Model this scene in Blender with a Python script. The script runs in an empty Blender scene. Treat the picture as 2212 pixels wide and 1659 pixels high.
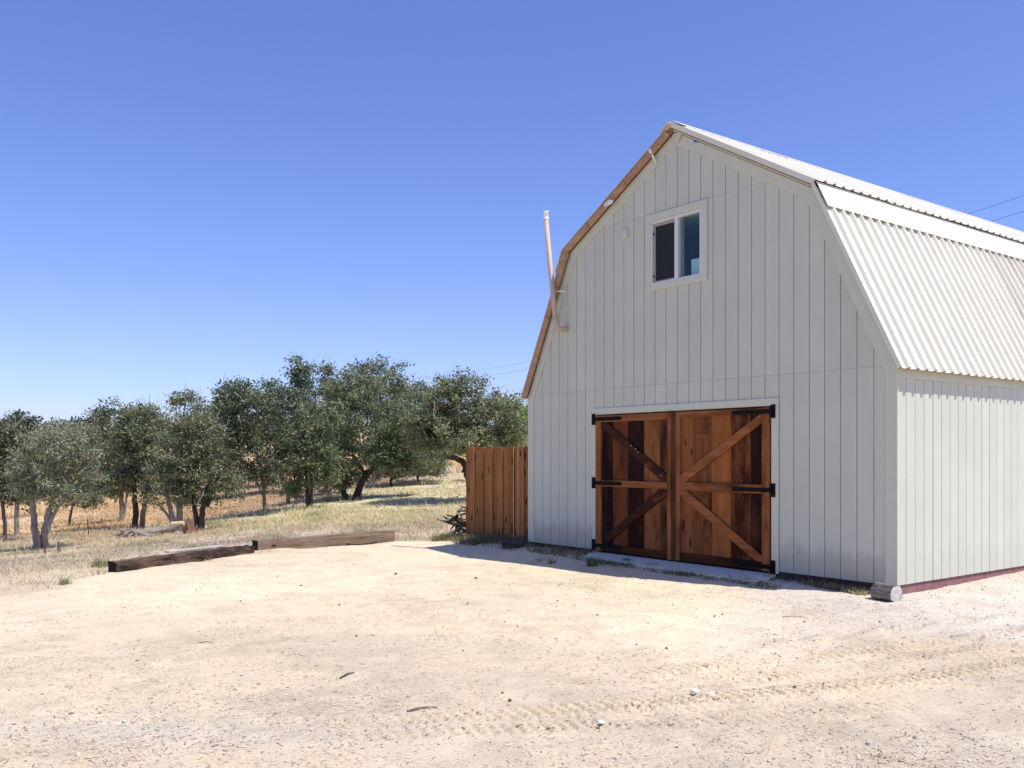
import bpy, bmesh, math, random
import numpy as np
from mathutils import Vector, Matrix

rng = np.random.default_rng(7)
random.seed(7)
SC = bpy.context.scene
COL = SC.collection

# ------------------------------------------------------------------ camera, sky, sun, exposure
EYE = 1.6
FOC, PCX, HOR = 1994.0, 1106.0, 983.0          # focal length / principal column / horizon row, in a 2212 px wide picture
cam = bpy.data.cameras.new("camera")
cam.sensor_width = 36.0
cam.lens = 36.0 * FOC / 2212.0
cam.shift_y = (HOR - 829.5) / 2212.0
cam.clip_start = 0.05
cam.clip_end = 3000.0
camo = bpy.data.objects.new("camera", cam)
camo.location = (0, 0, EYE)
camo.rotation_euler = (math.radians(90), 0, 0)
COL.objects.link(camo)
SC.camera = camo

SUN = Vector((0.478, -0.2646, 1.0)).normalized()
world = bpy.data.worlds.new("World")
SC.world = world
world.use_nodes = True
wn = world.node_tree
wn.nodes.clear()
wout = wn.nodes.new("ShaderNodeOutputWorld")
wbg = wn.nodes.new("ShaderNodeBackground")
wsky = wn.nodes.new("ShaderNodeTexSky")
wsky.sky_type = 'NISHITA'
wsky.sun_disc = False
wsky.sun_elevation = math.asin(SUN.z)
wsky.sun_rotation = math.atan2(SUN.x, SUN.y)
wsky.altitude = 300
wsky.air_density = 1.0
wsky.dust_density = 0.6
wsky.ozone_density = 3.0
wbg.inputs[1].default_value = 0.125
wtint = wn.nodes.new("ShaderNodeMix"); wtint.data_type = 'RGBA'; wtint.blend_type = 'MULTIPLY'; wtint.inputs[0].default_value = 1.0
wtint.inputs[7].default_value = (0.80, 0.81, 1.20, 1.0)          # the phone's rendering of a clear sky
wn.links.new(wsky.outputs[0], wtint.inputs[6])
wn.links.new(wtint.outputs[2], wbg.inputs[0])
wn.links.new(wbg.outputs[0], wout.inputs[0])

sl = bpy.data.lights.new("sun", 'SUN')
sl.energy = 4.2
sl.angle = math.radians(0.5)
sl.color = (1.0, 0.955, 0.88)
so = bpy.data.objects.new("sun", sl)
so.rotation_euler = SUN.to_track_quat('Z', 'Y').to_euler()
so.location = (30, -20, 60)
COL.objects.link(so)

SC.view_settings.view_transform = 'Standard'
SC.view_settings.look = 'None'
SC.view_settings.exposure = 0.35
SC.view_settings.gamma = 1.0
SC.view_settings.use_curve_mapping = False

# ------------------------------------------------------------------ helpers
def tag(o, label=None, cat=None, group=None, kind=None):
    if label: o["label"] = label
    if cat: o["category"] = cat
    if group: o["group"] = group
    if kind: o["kind"] = kind
    return o

def empty(name, loc=(0, 0, 0), rotz=0.0, parent=None):
    o = bpy.data.objects.new(name, None)
    o.empty_display_size = 0.2
    o.location = loc
    o.rotation_euler = (0, 0, rotz)
    COL.objects.link(o)
    if parent: o.parent = parent
    return o

def mk(name, V, faces, mat, parent=None, col=None, smooth=False, loc=None):
    """V (n,3); faces: list of (m,k) int arrays; one mesh object."""
    V = np.asarray(V, dtype=np.float32)
    if isinstance(faces, np.ndarray): faces = [faces]
    faces = [np.asarray(f, dtype=np.int32) for f in faces if len(f)]
    me = bpy.data.meshes.new(name)
    me.vertices.add(len(V))
    me.vertices.foreach_set("co", V.ravel())
    nl = sum(f.size for f in faces)
    nf = sum(len(f) for f in faces)
    me.loops.add(nl)
    me.polygons.add(nf)
    me.loops.foreach_set("vertex_index", np.concatenate([f.ravel() for f in faces]))
    tot = np.concatenate([np.full(len(f), f.shape[1], dtype=np.int32) for f in faces])
    st = np.concatenate([[0], np.cumsum(tot)[:-1]]).astype(np.int32)
    me.polygons.foreach_set("loop_start", st)
    me.polygons.foreach_set("loop_total", tot)
    if smooth:
        me.polygons.foreach_set("use_smooth", np.ones(nf, dtype=bool))
    me.update(calc_edges=True)
    me.validate()
    if col is not None:
        a = me.color_attributes.new("tint", 'FLOAT_COLOR', 'POINT')
        c = np.ones((len(V), 4), dtype=np.float32)
        c[:, :3] = col
        a.data.foreach_set("color", c.ravel())
    if mat: me.materials.append(mat)
    o = bpy.data.objects.new(name, me)
    COL.objects.link(o)
    if parent: o.parent = parent
    if loc is not None: o.location = loc
    return o

class MB:
    """collects simple solids, built as one mesh"""
    def __init__(s): s.v = []; s.q = []; s.t = []; s.n = 0; s.poly = []
    def add(s, V, quads=(), tris=(), polys=()):
        V = [tuple(p) for p in V]
        b = s.n
        s.v += V; s.n += len(V)
        s.q += [[i + b for i in f] for f in quads]
        s.t += [[i + b for i in f] for f in tris]
        s.poly += [[i + b for i in f] for f in polys]
    def hexa(s, p):      # p: 8 points, 0-3 bottom loop, 4-7 top loop
        s.add(p, quads=[(3, 2, 1, 0), (4, 5, 6, 7), (0, 1, 5, 4), (1, 2, 6, 5), (2, 3, 7, 6), (3, 0, 4, 7)])
    def box(s, x0, x1, y0, y1, z0, z1):
        s.hexa([(x0, y0, z0), (x1, y0, z0), (x1, y1, z0), (x0, y1, z0), (x0, y0, z1), (x1, y0, z1), (x1, y1, z1), (x0, y1, z1)])
    def prism_xz(s, pts, y0, y1):
        """convex polygon in x-z extruded along y"""
        n = len(pts)
        V = [(p[0], y0, p[1]) for p in pts] + [(p[0], y1, p[1]) for p in pts]
        polys = [list(range(n)), list(range(2 * n - 1, n - 1, -1))]
        polys += [[(i + 1) % n, i, n + i, n + (i + 1) % n] for i in range(n)]
        s.add(V, polys=polys)
    def tube(s, P, R, k=8, cap=True):
        V, Q = tube(np.array(P, float), np.array(R, float), k)
        n = len(P)
        polys = [list(range(k))[::-1], list(range((n - 1) * k, n * k))] if cap else []
        s.add(V, quads=Q.tolist(), polys=polys)
    def build(s, name, mat, parent=None, bevel=0.0, smooth=False):
        me = bpy.data.meshes.new(name)
        me.from_pydata(s.v, [], s.q + s.t + s.poly)
        if bevel > 0 or True:
            bm = bmesh.new(); bm.from_mesh(me)
            bmesh.ops.recalc_face_normals(bm, faces=bm.faces)
            if bevel > 0:
                bmesh.ops.bevel(bm, geom=[e for e in bm.edges if e.is_manifold and e.calc_face_angle(0) > 0.5], offset=bevel, segments=1, affect='EDGES', clamp_overlap=True)
            bm.to_mesh(me); bm.free()
        if smooth:
            me.polygons.foreach_set("use_smooth", np.ones(len(me.polygons), dtype=bool))
        if mat: me.materials.append(mat)
        o = bpy.data.objects.new(name, me)
        COL.objects.link(o)
        if parent: o.parent = parent
        return o

def tube(P, R, k=6):
    n = len(P)
    T = np.gradient(P, axis=0)
    T /= np.linalg.norm(T, axis=1, keepdims=True) + 1e-9
    ref = np.array([0.0, 0.0, 1.0]) if abs(T[:, 2]).mean() < 0.8 else np.array([1.0, 0.0, 0.0])
    A = np.cross(T, ref); A /= np.linalg.norm(A, axis=1, keepdims=True) + 1e-9
    B = np.cross(T, A)
    a = np.arange(k) * 2 * np.pi / k
    V = P[:, None, :] + R[:, None, None] * (A[:, None, :] * np.cos(a)[None, :, None] + B[:, None, :] * np.sin(a)[None, :, None])
    i = np.arange(n - 1)[:, None] * k
    j = np.arange(k)[None, :]
    j2 = (j + 1) % k
    Q = np.stack([i + j, i + j2, i + k + j2, i + k + j], axis=-1).reshape(-1, 4)
    return V.reshape(-1, 3), Q

class Tubes:
    def __init__(s): s.V = []; s.Q = []; s.n = 0
    def add(s, P, R, k=6):
        V, Q = tube(np.asarray(P, float), np.asarray(R, float), k)
        s.V.append(V); s.Q.append(Q + s.n); s.n += len(V)
    def build(s, name, mat, parent=None, smooth=True, **kw):
        return mk(name, np.concatenate(s.V), [np.concatenate(s.Q)], mat, parent, smooth=smooth, **kw)

def _hash(i, j, s):
    h = (i * 374761393 + j * 668265263 + s * 1442695041) & 0xFFFFFFFF
    h = ((h ^ (h >> 13)) * 1274126177) & 0xFFFFFFFF
    return ((h ^ (h >> 16)) & 0xFFFF) / 65535.0
def noise(x, y, scale=1.0, seed=0):
    x = np.asarray(x, float) / scale + 1000.0; y = np.asarray(y, float) / scale + 1000.0
    i = np.floor(x).astype(np.int64); j = np.floor(y).astype(np.int64)
    u = x - i; v = y - j
    u = u * u * (3 - 2 * u); v = v * v * (3 - 2 * v)
    return ((_hash(i, j, seed) * (1 - u) + _hash(i + 1, j, seed) * u) * (1 - v) + (_hash(i, j + 1, seed) * (1 - u) + _hash(i + 1, j + 1, seed) * u) * v) * 2 - 1
def sstep(a, b, x):
    t = np.clip((x - a) / (b - a), 0, 1)
    return t * t * (3 - 2 * t)

def crom(P, n):
    """Catmull-Rom through P, n samples per span"""
    P = np.asarray(P, float)
    Q = np.concatenate([[2 * P[0] - P[1]], P, [2 * P[-1] - P[-2]]])
    out = []
    for i in range(len(P) - 1):
        t = np.linspace(0, 1, n, endpoint=False)[:, None]
        a, b, c, d = Q[i], Q[i + 1], Q[i + 2], Q[i + 3]
        out.append(0.5 * (2 * b + (c - a) * t + (2 * a - 5 * b + 4 * c - d) * t ** 2 + (3 * b - a - 3 * c + d) * t ** 3))
    out.append(P[-1:])
    return np.concatenate(out)

# ------------------------------------------------------------------ materials
def newmat(name):
    m = bpy.data.materials.new(name)
    m.use_nodes = True
    nt = m.node_tree
    b = nt.nodes["Principled BSDF"]
    return m, nt, b
def N(nt, t, **kw):
    n = nt.nodes.new(t)
    for k, v in kw.items():
        if hasattr(n, k): setattr(n, k, v)
        else: n.inputs[k].default_value = v
    return n
def ramp(nt, stops):
    r = nt.nodes.new("ShaderNodeValToRGB")
    e = r.color_ramp.elements
    while len(e) < len(stops): e.new(0.5)
    for x, (p, c) in zip(e, stops):
        x.position = p; x.color = (*c, 1.0)
    return r
def coords(nt, scale=(1, 1, 1), kind="Object", rnd=False):
    tc = nt.nodes.new("ShaderNodeTexCoord")
    mp = nt.nodes.new("ShaderNodeMapping")
    mp.inputs["Scale"].default_value = scale
    nt.links.new(tc.outputs[kind], mp.inputs[0])
    if rnd:
        oi = nt.nodes.new("ShaderNodeObjectInfo")
        mu = N(nt, "ShaderNodeMath", operation='MULTIPLY'); mu.inputs[1].default_value = 37.0
        nt.links.new(oi.outputs["Random"], mu.inputs[0])
        cb = nt.nodes.new("ShaderNodeCombineXYZ")
        nt.links.new(mu.outputs[0], cb.inputs[0]); nt.links.new(mu.outputs[0], cb.inputs[2])
        nt.links.new(cb.outputs[0], mp.inputs["Location"])
    return mp
def mixc(nt, a, b, fac, mode='MIX'):
    m = nt.nodes.new("ShaderNodeMix"); m.data_type = 'RGBA'; m.blend_type = mode
    for s, v in ((m.inputs[6], a), (m.inputs[7], b)):
        if isinstance(v, (tuple, list)): s.default_value = (*v, 1.0)
        else: nt.links.new(v, s)
    if isinstance(fac, (int, float)): m.inputs[0].default_value = fac
    else: nt.links.new(fac, m.inputs[0])
    return m.outputs[2]
def noisetex(nt, vec, scale, detail=4, rough=0.55):
    n = nt.nodes.new("ShaderNodeTexNoise")
    n.inputs["Scale"].default_value = scale
    n.inputs["Detail"].default_value = detail
    n.inputs["Roughness"].default_value = rough
    if vec is not None: nt.links.new(vec, n.inputs["Vector"])
    return n
def bump(nt, b, h, strength=0.3, dist=0.01):
    bp = nt.nodes.new("ShaderNodeBump")
    bp.inputs["Strength"].default_value = strength
    bp.inputs["Distance"].default_value = dist
    nt.links.new(h, bp.inputs["Height"])
    nt.links.new(bp.outputs[0], b.inputs["Normal"])

def wood(name, dark, light, rough=0.75, grain=1.0, axis='Z', stain=None, stain_lo=0.5, stain_hi=0.72, knots=0.0, rnd=True, stain_scale=1.6):
    m, nt, b = newmat(name)
    sc = {'Z': (26, 26, 1.1), 'X': (1.1, 26, 26), 'Y': (26, 1.1, 26)}[axis]
    mp = coords(nt, sc, rnd=rnd)
    n1 = noisetex(nt, mp.outputs[0], 1.0 * grain, 5, 0.65)
    n1.inputs["Distortion"].default_value = 0.4
    r = ramp(nt, [(0.30, dark), (0.72, light)])
    nt.links.new(n1.outputs[0], r.inputs[0])
    c = r.outputs[0]
    sc2 = {'Z': (2.4, 2.4, 0.8), 'X': (0.8, 2.4, 2.4), 'Y': (2.4, .8, 2.4)}[axis]
    mp2 = coords(nt, sc2, rnd=rnd)
    n2 = noisetex(nt, mp2.outputs[0], stain_scale, 4, 0.6)
    if stain:
        r2 = ramp(nt, [(stain_lo - .04, (0, 0, 0)), (stain_hi, (1, 1, 1))])
        nt.links.new(n2.outputs[0], r2.inputs[0])
        c = mixc(nt, c, stain, r2.outputs[0])
    else:
        r2 = ramp(nt, [(0.25, (0.78, 0.76, 0.74)), (0.75, (1.12, 1.1, 1.08))])
        nt.links.new(n2.outputs[0], r2.inputs[0])
        c = mixc(nt, c, r2.outputs[0], 1.0, 'MULTIPLY')
    if knots > 0:
        mp3 = coords(nt, {'Z': (7.5, 7.5, 2.6), 'X': (2.6, 7.5, 7.5), 'Y': (7.5, 2.6, 7.5)}[axis], rnd=rnd)
        vo = nt.nodes.new("ShaderNodeTexVoronoi"); vo.inputs["Scale"].default_value = 1.0
        nt.links.new(mp3.outputs[0], vo.inputs["Vector"])
        r3 = ramp(nt, [(knots * .55, (1, 1, 1)), (knots, (0, 0, 0))])
        nt.links.new(vo.outputs["Distance"], r3.inputs[0])
        c = mixc(nt, c, tuple(x * 0.28 for x in dark), r3.outputs[0])
    nt.links.new(c, b.inputs["Base Color"])
    b.inputs["Roughness"].default_value = rough
    b.inputs["Specular IOR Level"].default_value = 0.10
    bump(nt, b, n1.outputs[0], 0.5, 0.004)
    return m

def plain(name, c, rough=0.6, var=0.12, scale=8.0, metal=0.0, spec=0.3, bmp=0.0):
    m, nt, b = newmat(name)
    mp = coords(nt)
    n = noisetex(nt, mp.outputs[0], scale, 5, 0.6)
    r = ramp(nt, [(0.3, tuple(x * (1 - var) for x in c)), (0.7, tuple(min(1, x * (1 + var)) for x in c))])
    nt.links.new(n.outputs[0], r.inputs[0])
    nt.links.new(r.outputs[0], b.inputs["Base Color"])
    b.inputs["Roughness"].default_value = rough
    b.inputs["Metallic"].default_value = metal
    b.inputs["Specular IOR Level"].default_value = spec
    if bmp: bump(nt, b, n.outputs[0], bmp, 0.01)
    return m

def tinted(name, rough=0.8, trans=0.0, fine=0.0, fscale=60.0, bmp=0.0, bdist=0.01, spec=0.15):
    """base colour from the mesh's own colour attribute, with noise on top"""
    m, nt, b = newmat(name)
    at = nt.nodes.new("ShaderNodeVertexColor"); at.layer_name = "tint"
    c = at.outputs[0]
    if fine:
        mp = coords(nt)
        n = noisetex(nt, mp.outputs[0], fscale, 6, 0.7)
        r = ramp(nt, [(0.28, (1 - fine,) * 3), (0.5, (1, 1, 1)), (0.75, (1 + fine * .7,) * 3)])
        nt.links.new(n.outputs[0], r.inputs[0])
        c = mixc(nt, c, r.outputs[0], 1.0, 'MULTIPLY')
        if bmp: bump(nt, b, n.outputs[0], bmp, bdist)
    nt.links.new(c, b.inputs["Base Color"])
    b.inputs["Roughness"].default_value = rough
    b.inputs["Specular IOR Level"].default_value = spec
    if trans:
        out = nt.nodes["Material Output"]
        tr = nt.nodes.new("ShaderNodeBsdfTranslucent")
        nt.links.new(c, tr.inputs[0])
        mx = nt.nodes.new("ShaderNodeMixShader"); mx.inputs[0].default_value = trans
        nt.links.new(b.outputs[0], mx.inputs[1]); nt.links.new(tr.outputs[0], mx.inputs[2])
        nt.links.new(mx.outputs[0], out.inputs[0])
    return m

def siding_mat(name, dirt):
    m, nt, b = newmat(name)
    base = (0.555, 0.565, 0.458)
    mp = coords(nt)
    n = noisetex(nt, mp.outputs[0], 1.3, 5, 0.6)
    r = ramp(nt, [(0.3, tuple(x * 0.955 for x in base)), (0.7, tuple(x * 1.035 for x in base))])
    nt.links.new(n.outputs[0], r.inputs[0])
    # roughsawn grain
    mp2 = coords(nt, (90, 90, 6))
    g = noisetex(nt, mp2.outputs[0], 1.0, 3, 0.6)
    # rain-splashed dirt along the bottom, ragged edge
    sep = nt.nodes.new("ShaderNodeSeparateXYZ"); tc = nt.nodes.new("ShaderNodeTexCoord")
    nt.links.new(tc.outputs["Object"], sep.inputs[0])
    mp3 = coords(nt, (5, 5, 2.2))
    d = noisetex(nt, mp3.outputs[0], 1.0, 6, 0.7)
    ad = N(nt, "ShaderNodeMath", operation='MULTIPLY_ADD'); ad.inputs[1].default_value = -0.75; 
    nt.links.new(d.outputs[0], ad.inputs[0]); nt.links.new(sep.outputs[2], ad.inputs[2])
    rr = ramp(nt, [(0.0, (1, 1, 1)), (0.16, (0, 0, 0))])
    nt.links.new(ad.outputs[0], rr.inputs[0])
    mul = N(nt, "ShaderNodeMath", operation='MULTIPLY'); mul.inputs[1].default_value = dirt
    nt.links.new(rr.outputs[0], mul.inputs[0])
    oi = nt.nodes.new("ShaderNodeObjectInfo"); rb = ramp(nt, [(0.0, (0.965, 0.965, 0.965)), (1.0, (1.025, 1.025, 1.025))])
    nt.links.new(oi.outputs["Random"], rb.inputs[0])
    pc = mixc(nt, r.outputs[0], rb.outputs[0], 1.0, 'MULTIPLY')
    c = mixc(nt, pc, (0.20, 0.16, 0.13), mul.outputs[0])
    nt.links.new(c, b.inputs["Base Color"])
    b.inputs["Roughness"].default_value = 0.62
    b.inputs["Specular IOR Level"].default_value = 0.3
    bump(nt, b, g.outputs[0], 0.35, 0.002)
    return m

def metal_roof_mat(name, base, stain, lo, hi, scale=(3.0, 9, 0.7)):
    m, nt, b = newmat(name)
    mp = coords(nt, scale)
    n = noisetex(nt, mp.outputs[0], 1.0, 6, 0.65)
    r = ramp(nt, [(lo, base), (hi, stain)])
    nt.links.new(n.outputs[0], r.inputs[0])
    mp2 = coords(nt)
    n2 = noisetex(nt, mp2.outputs[0], 2.5, 4)
    r2 = ramp(nt, [(0.3, (0.94, 0.93, 0.92)), (0.7, (1.04, 1.04, 1.04))])
    nt.links.new(n2.outputs[0], r2.inputs[0])
    c = mixc(nt, r.outputs[0], r2.outputs[0], 1.0, 'MULTIPLY')
    nt.links.new(c, b.inputs["Base Color"])
    b.inputs["Roughness"].default_value = 0.45
    b.inputs["Specular IOR Level"].default_value = 0.4
    return m

M = {}
M['siding'] = siding_mat('painted_siding', 0.08); M['siding_f'] = siding_mat('painted_front_siding', 0.32)
M['trim'] = plain("painted_trim", (0.58, 0.585, 0.465), 0.55, 0.03, 3.0)
M['backing'] = plain("wall_backing", (0.30, 0.31, 0.29), 0.8, 0.05)
M['roof'] = metal_roof_mat("white_painted_steel", (0.70, 0.675, 0.56), (0.48, 0.43, 0.36), 0.62, 0.82)
M['roof_dirty'] = metal_roof_mat("lichen_stained_steel", (0.68, 0.65, 0.54), (0.42, 0.34, 0.25), 0.45, 0.72, (1.3, 30, .8))
M['fascia'] = wood("tan_fascia_wood", (0.38, 0.22, 0.125), (0.54, 0.34, 0.21), axis='X', grain=0.6)
M['soffit'] = wood("soffit_wood", (0.30, 0.15, 0.07), (0.50, 0.28, 0.14), axis='X', grain=0.6)
M['red'] = plain("oxblood_foundation", (0.23, 0.118, 0.115), 0.85, 0.25, 9.0)
M['concrete'] = plain("concrete", (0.62, 0.59, 0.49), 0.85, 0.12, 14.0, bmp=0.2)
M['vinyl'] = plain("white_vinyl", (0.68, 0.67, 0.63), 0.4, 0.02)
M['sash_brown'] = plain("taupe_screen_frame", (0.36, 0.31, 0.28), 0.5, 0.05)
M['black'] = plain("black_iron", (0.006, 0.006, 0.0065), 0.7, 0.2, 20.0, spec=0.12)
M['steel'] = plain("bright_bolt", (0.5, 0.5, 0.5), 0.35, 0.05, metal=0.8)
M['pipe'] = plain("tan_pipe_paint", (0.52, 0.40, 0.30), 0.5, 0.04, 5.0)
M['white'] = plain("white_plastic", (0.8, 0.79, 0.77), 0.5, 0.03)
M['paper'] = plain("torn_house_wrap", (0.72, 0.72, 0.72), 0.8, 0.08)
M['navy'] = plain("navy_wall_paint", (0.015, 0.045, 0.15), 0.7, 0.05)
M['ceil'] = plain("pale_ceiling_paint", (0.88, 0.9, 0.86), 0.7, 0.03)
M['fence'] = wood("stained_cedar", (0.285, 0.12, 0.040), (0.44, 0.205, 0.077), knots=0.24, grain=1.2)
M['fence_b'] = wood("stained_cedar_dark", (0.24, 0.098, 0.032), (0.385, 0.17, 0.060), knots=0.28, grain=1.2)
M['sapwood'] = wood("cedar_sapwood", (0.66, 0.38, 0.14), (0.80, 0.50, 0.22), grain=1.0)
M['tie_dark'] = wood("creosote_timber", (0.05, 0.034, 0.026), (0.25, 0.175, 0.13), axis='X', grain=1.0, stain=(0.02, 0.013, 0.012), stain_lo=0.42, stain_hi=0.62)
M['tie_grey'] = wood("weathered_timber", (0.11, 0.08, 0.058), (0.31, 0.235, 0.175), axis='X', grain=1.2, knots=0.16)
M['tie_end'] = plain("black_timber_end", (0.012, 0.010, 0.010), 0.9, 0.3)  # plain near-black, for timber ends and the sheet behind the doors
M['grey_plank'] = wood("silvered_plank", (0.42, 0.38, 0.34), (0.66, 0.62, 0.57), axis='X')
M['bark'] = wood("grey_oak_bark", (0.055, 0.045, 0.038), (0.20, 0.175, 0.15), grain=0.35, stain=(0.30, 0.29, 0.26), stain_lo=0.55, stain_hi=0.75, stain_scale=2.2)
M['bark_dark'] = wood("dark_oak_bark", (0.03, 0.025, 0.022), (0.10, 0.085, 0.07), grain=0.35)
M['bark_pale'] = wood("pale_oak_bark", (0.14, 0.125, 0.11), (0.36, 0.33, 0.30), grain=0.35)
M['deadwood'] = wood("dead_grey_wood", (0.14, 0.11, 0.09), (0.44, 0.39, 0.34), axis='X', grain=0.8)
M['heartwood'] = plain("pale_cut_wood", (0.60, 0.45, 0.27), 0.8, 0.2, 12)
M['rust'] = plain("rusty_steel", (0.16, 0.07, 0.045), 0.8, 0.35, 15)
M['stone'] = plain("pale_stone", (0.80, 0.78, 0.74), 0.85, 0.12, 12, bmp=0.3)
M['clod'] = plain("dark_clod", (0.13, 0.095, 0.07), 0.95, 0.35, 30, bmp=0.4)
M['darkrock'] = plain("dark_block_stone", (0.06, 0.058, 0.055), 0.9, 0.7, 9, bmp=0.6)
M['wire'] = plain("dull_cable", (0.10, 0.11, 0.14), 0.6, 0.05)
M['ground'] = tinted("dry_earth", 0.95, fine=0.30, fscale=48.0, bmp=0.55, bdist=0.012)
M['blade'] = tinted("dry_grass_blades", 0.7, trans=0.4)
M['leaf'] = tinted("oak_leaves", 0.5, trans=0.34, spec=0.4)
M['lichen'] = plain("lichen_twigs", (0.42, 0.42, 0.30), 0.9, 0.2, 3)
M['litter'] = tinted("ground_litter", 0.85)

# ------------------------------------------------------------------ terrain
def pt(px, py, d):
    return np.array([(px - PCX) / FOC * d, d, EYE - (py - HOR) / FOC * d])
ANCH = []
def anc(px, *pairs):
    for py, d in pairs: ANCH.append(pt(px, py, d))
anc(0, (1250, 13), (1215, 18), (1185, 26), (1150, 36), (1110, 48), (1060, 64), (1010, 85), (960, 115))
anc(-500, (1240, 14), (1170, 28), (1110, 46), (1040, 75), (965, 115))
anc(200, (1205, 18), (1165, 26), (1125, 38), (1080, 52), (1030, 72), (985, 95), (950, 125))
anc(400, (1175, 20), (1146, 28), (1108, 39), (1055, 53), (995, 72), (940, 105))
anc(570, (1155, 22), (1114, 32), (1070, 43), (1015, 58), (960, 78), (925, 110))
anc(760, (1140, 23), (1076, 37), (1038, 48), (990, 64), (945, 84), (920, 110))
anc(900, (1125, 25), (1070, 37), (1030, 49), (988, 66), (950, 88), (930, 110))
anc(1005, (1110, 28), (1070, 37), (1036, 46), (1000, 60), (970, 80), (945, 110))
anc(1140, (1100, 30), (1050, 42), (1005, 58), (975, 80), (950, 110))
for x, y in ((-5.7, 10.3), (-5.5, 12.6), (-4.15, 15), (-2.2, 17.1), (-0.9, 17.3), (0, 4), (0, 8), (0, 12), (-4, 6), (-4, 9), (-2, 14), (4, 8), (4, 5), (8, 6), (-5.5, 4), (0, 0), (8, 0), (-8, 0), (0, -20), (30, -20), (-30, -20)):
    ANCH.append(np.array([x, y, 0.0]))
for x, y, z in ((5, 14, 0.05), (8, 14, 0.10), (14, 10, 0.12), (12, 18, 0.2), (20, 24, 0.5), (30, 10, 0.4), (40, 60, 2.6), (25, 60, 2.2), (-30, 10, -1.0), (-60, 30, -1.5), (80, 40, 3), (60, -10, 0), (-60, -30, -0.5),
                (-75, 125, 4.0), (-40, 160, 5.5), (20, 160, 5.5), (80, 150, 5.0), (-9, 9, -0.12), (-9, 5, -0.08), (-14, 10, -0.35)):
    ANCH.append(np.array([x, y, z]))
ANCH = np.array(ANCH)
def _phi(r2): return np.where(r2 > 0, 0.5 * r2 * np.log(r2 + 1e-12), 0.0)
_n = len(ANCH)
_K = _phi(((ANCH[:, None, :2] - ANCH[None, :, :2]) ** 2).sum(-1)) + 4.0 * np.eye(_n)
_Pm = np.c_[np.ones(_n), ANCH[:, :2]]
_A = np.block([[_K, _Pm], [_Pm.T, np.zeros((3, 3))]])
_w = np.linalg.solve(_A, np.r_[ANCH[:, 2], np.zeros(3)])

BA = np.array([-.6057, .7957]); BN = np.array([-.7957, -.6057]); BC = np.array([.4168 * 10.24, 10.24])
def barn_uv(x, y):
    dx = x - BC[0]; dy = y - BC[1]
    return dx * BA[0] + dy * BA[1], dx * BN[0] + dy * BN[1]

YARD = np.array([(-60, -40), (-8, 0), (-6.6, 5), (-6.0, 8), (-5.75, 10.2), (-5.55, 11.2), (-5.5, 12.4), (-4.9, 13.6), (-4.05, 15.05), (-3.0, 16.2), (-2.0, 17.05), (-1.3, 16.95),
                 (-0.9, 16.75), (0.2, 15.6), (0.6, 15.2), (4, 18), (12, 26), (60, 40), (60, -40)])
def inpoly(x, y, P):
    c = np.zeros(np.shape(x), bool)
    for i in range(len(P)):
        x1, y1 = P[i]; x2, y2 = P[(i + 1) % len(P)]
        k = ((y1 > y) != (y2 > y)) & (x < (x2 - x1) * (y - y1) / (y2 - y1 + 1e-12) + x1)
        c ^= k
    return c
def yard(x, y):
    s = 0
    for k, (ax, ay) in enumerate(((0, 0), (.12, .05), (-.1, .1), (.04, -.13))):
        s = s + inpoly(x + ax + .22 * noise(x, y, .5, 5) + .1 * noise(x, y, .13, 6), y + ay + .22 * noise(x, y, .55, 7), YARD)
    return s / 4.0

def smooth_h(x, y):
    x = np.asarray(x, float); y = np.asarray(y, float)
    sh = x.shape; X = np.clip(x.ravel(), -110, 110); Y = np.clip(y.ravel(), -40, 165)
    out = np.zeros(len(X))
    for s in range(0, len(X), 40000):
        xs = X[s:s + 40000]; ys = Y[s:s + 40000]
        r2 = (xs[:, None] - ANCH[None, :, 0]) ** 2 + (ys[:, None] - ANCH[None, :, 1]) ** 2
        out[s:s + 40000] = _phi(r2) @ _w[:_n] + _w[_n] + _w[_n + 1] * xs + _w[_n + 2] * ys
    out = out.reshape(sh)
    inside = inpoly(x, y, YARD)
    # the levelled yard: pull the surface flat inside it
    u, o = barn_uv(x, y)
    flat = sstep(-9.5, -5.5, x) * sstep(21.0, 15.5, y - 0.15 * x) * sstep(-30, -5, y)
    out = out * (1 - flat) + 0.0 * flat
    # earth banked against the barn's walls
    du = np.maximum(np.maximum(-u, u - 8.9), 0); do = np.maximum(np.maximum(o, -12 - o), 0)
    dist = np.hypot(du, do)
    front = (o > -0.3)
    bank = np.where(u < 0.3, 0.03 + 0.05 * np.clip(-o / 3.0, 0, 1.6), 0.03 + 0.05 * np.clip((u - 0.3) / 3.0, 0, 1) * (u < 7.2) + 0.02 * (u >= 7.2) * np.clip((8.5 - u), 0, 1))
    out = out + bank * np.exp(-(dist / 0.75) ** 2)
    return out

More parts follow.
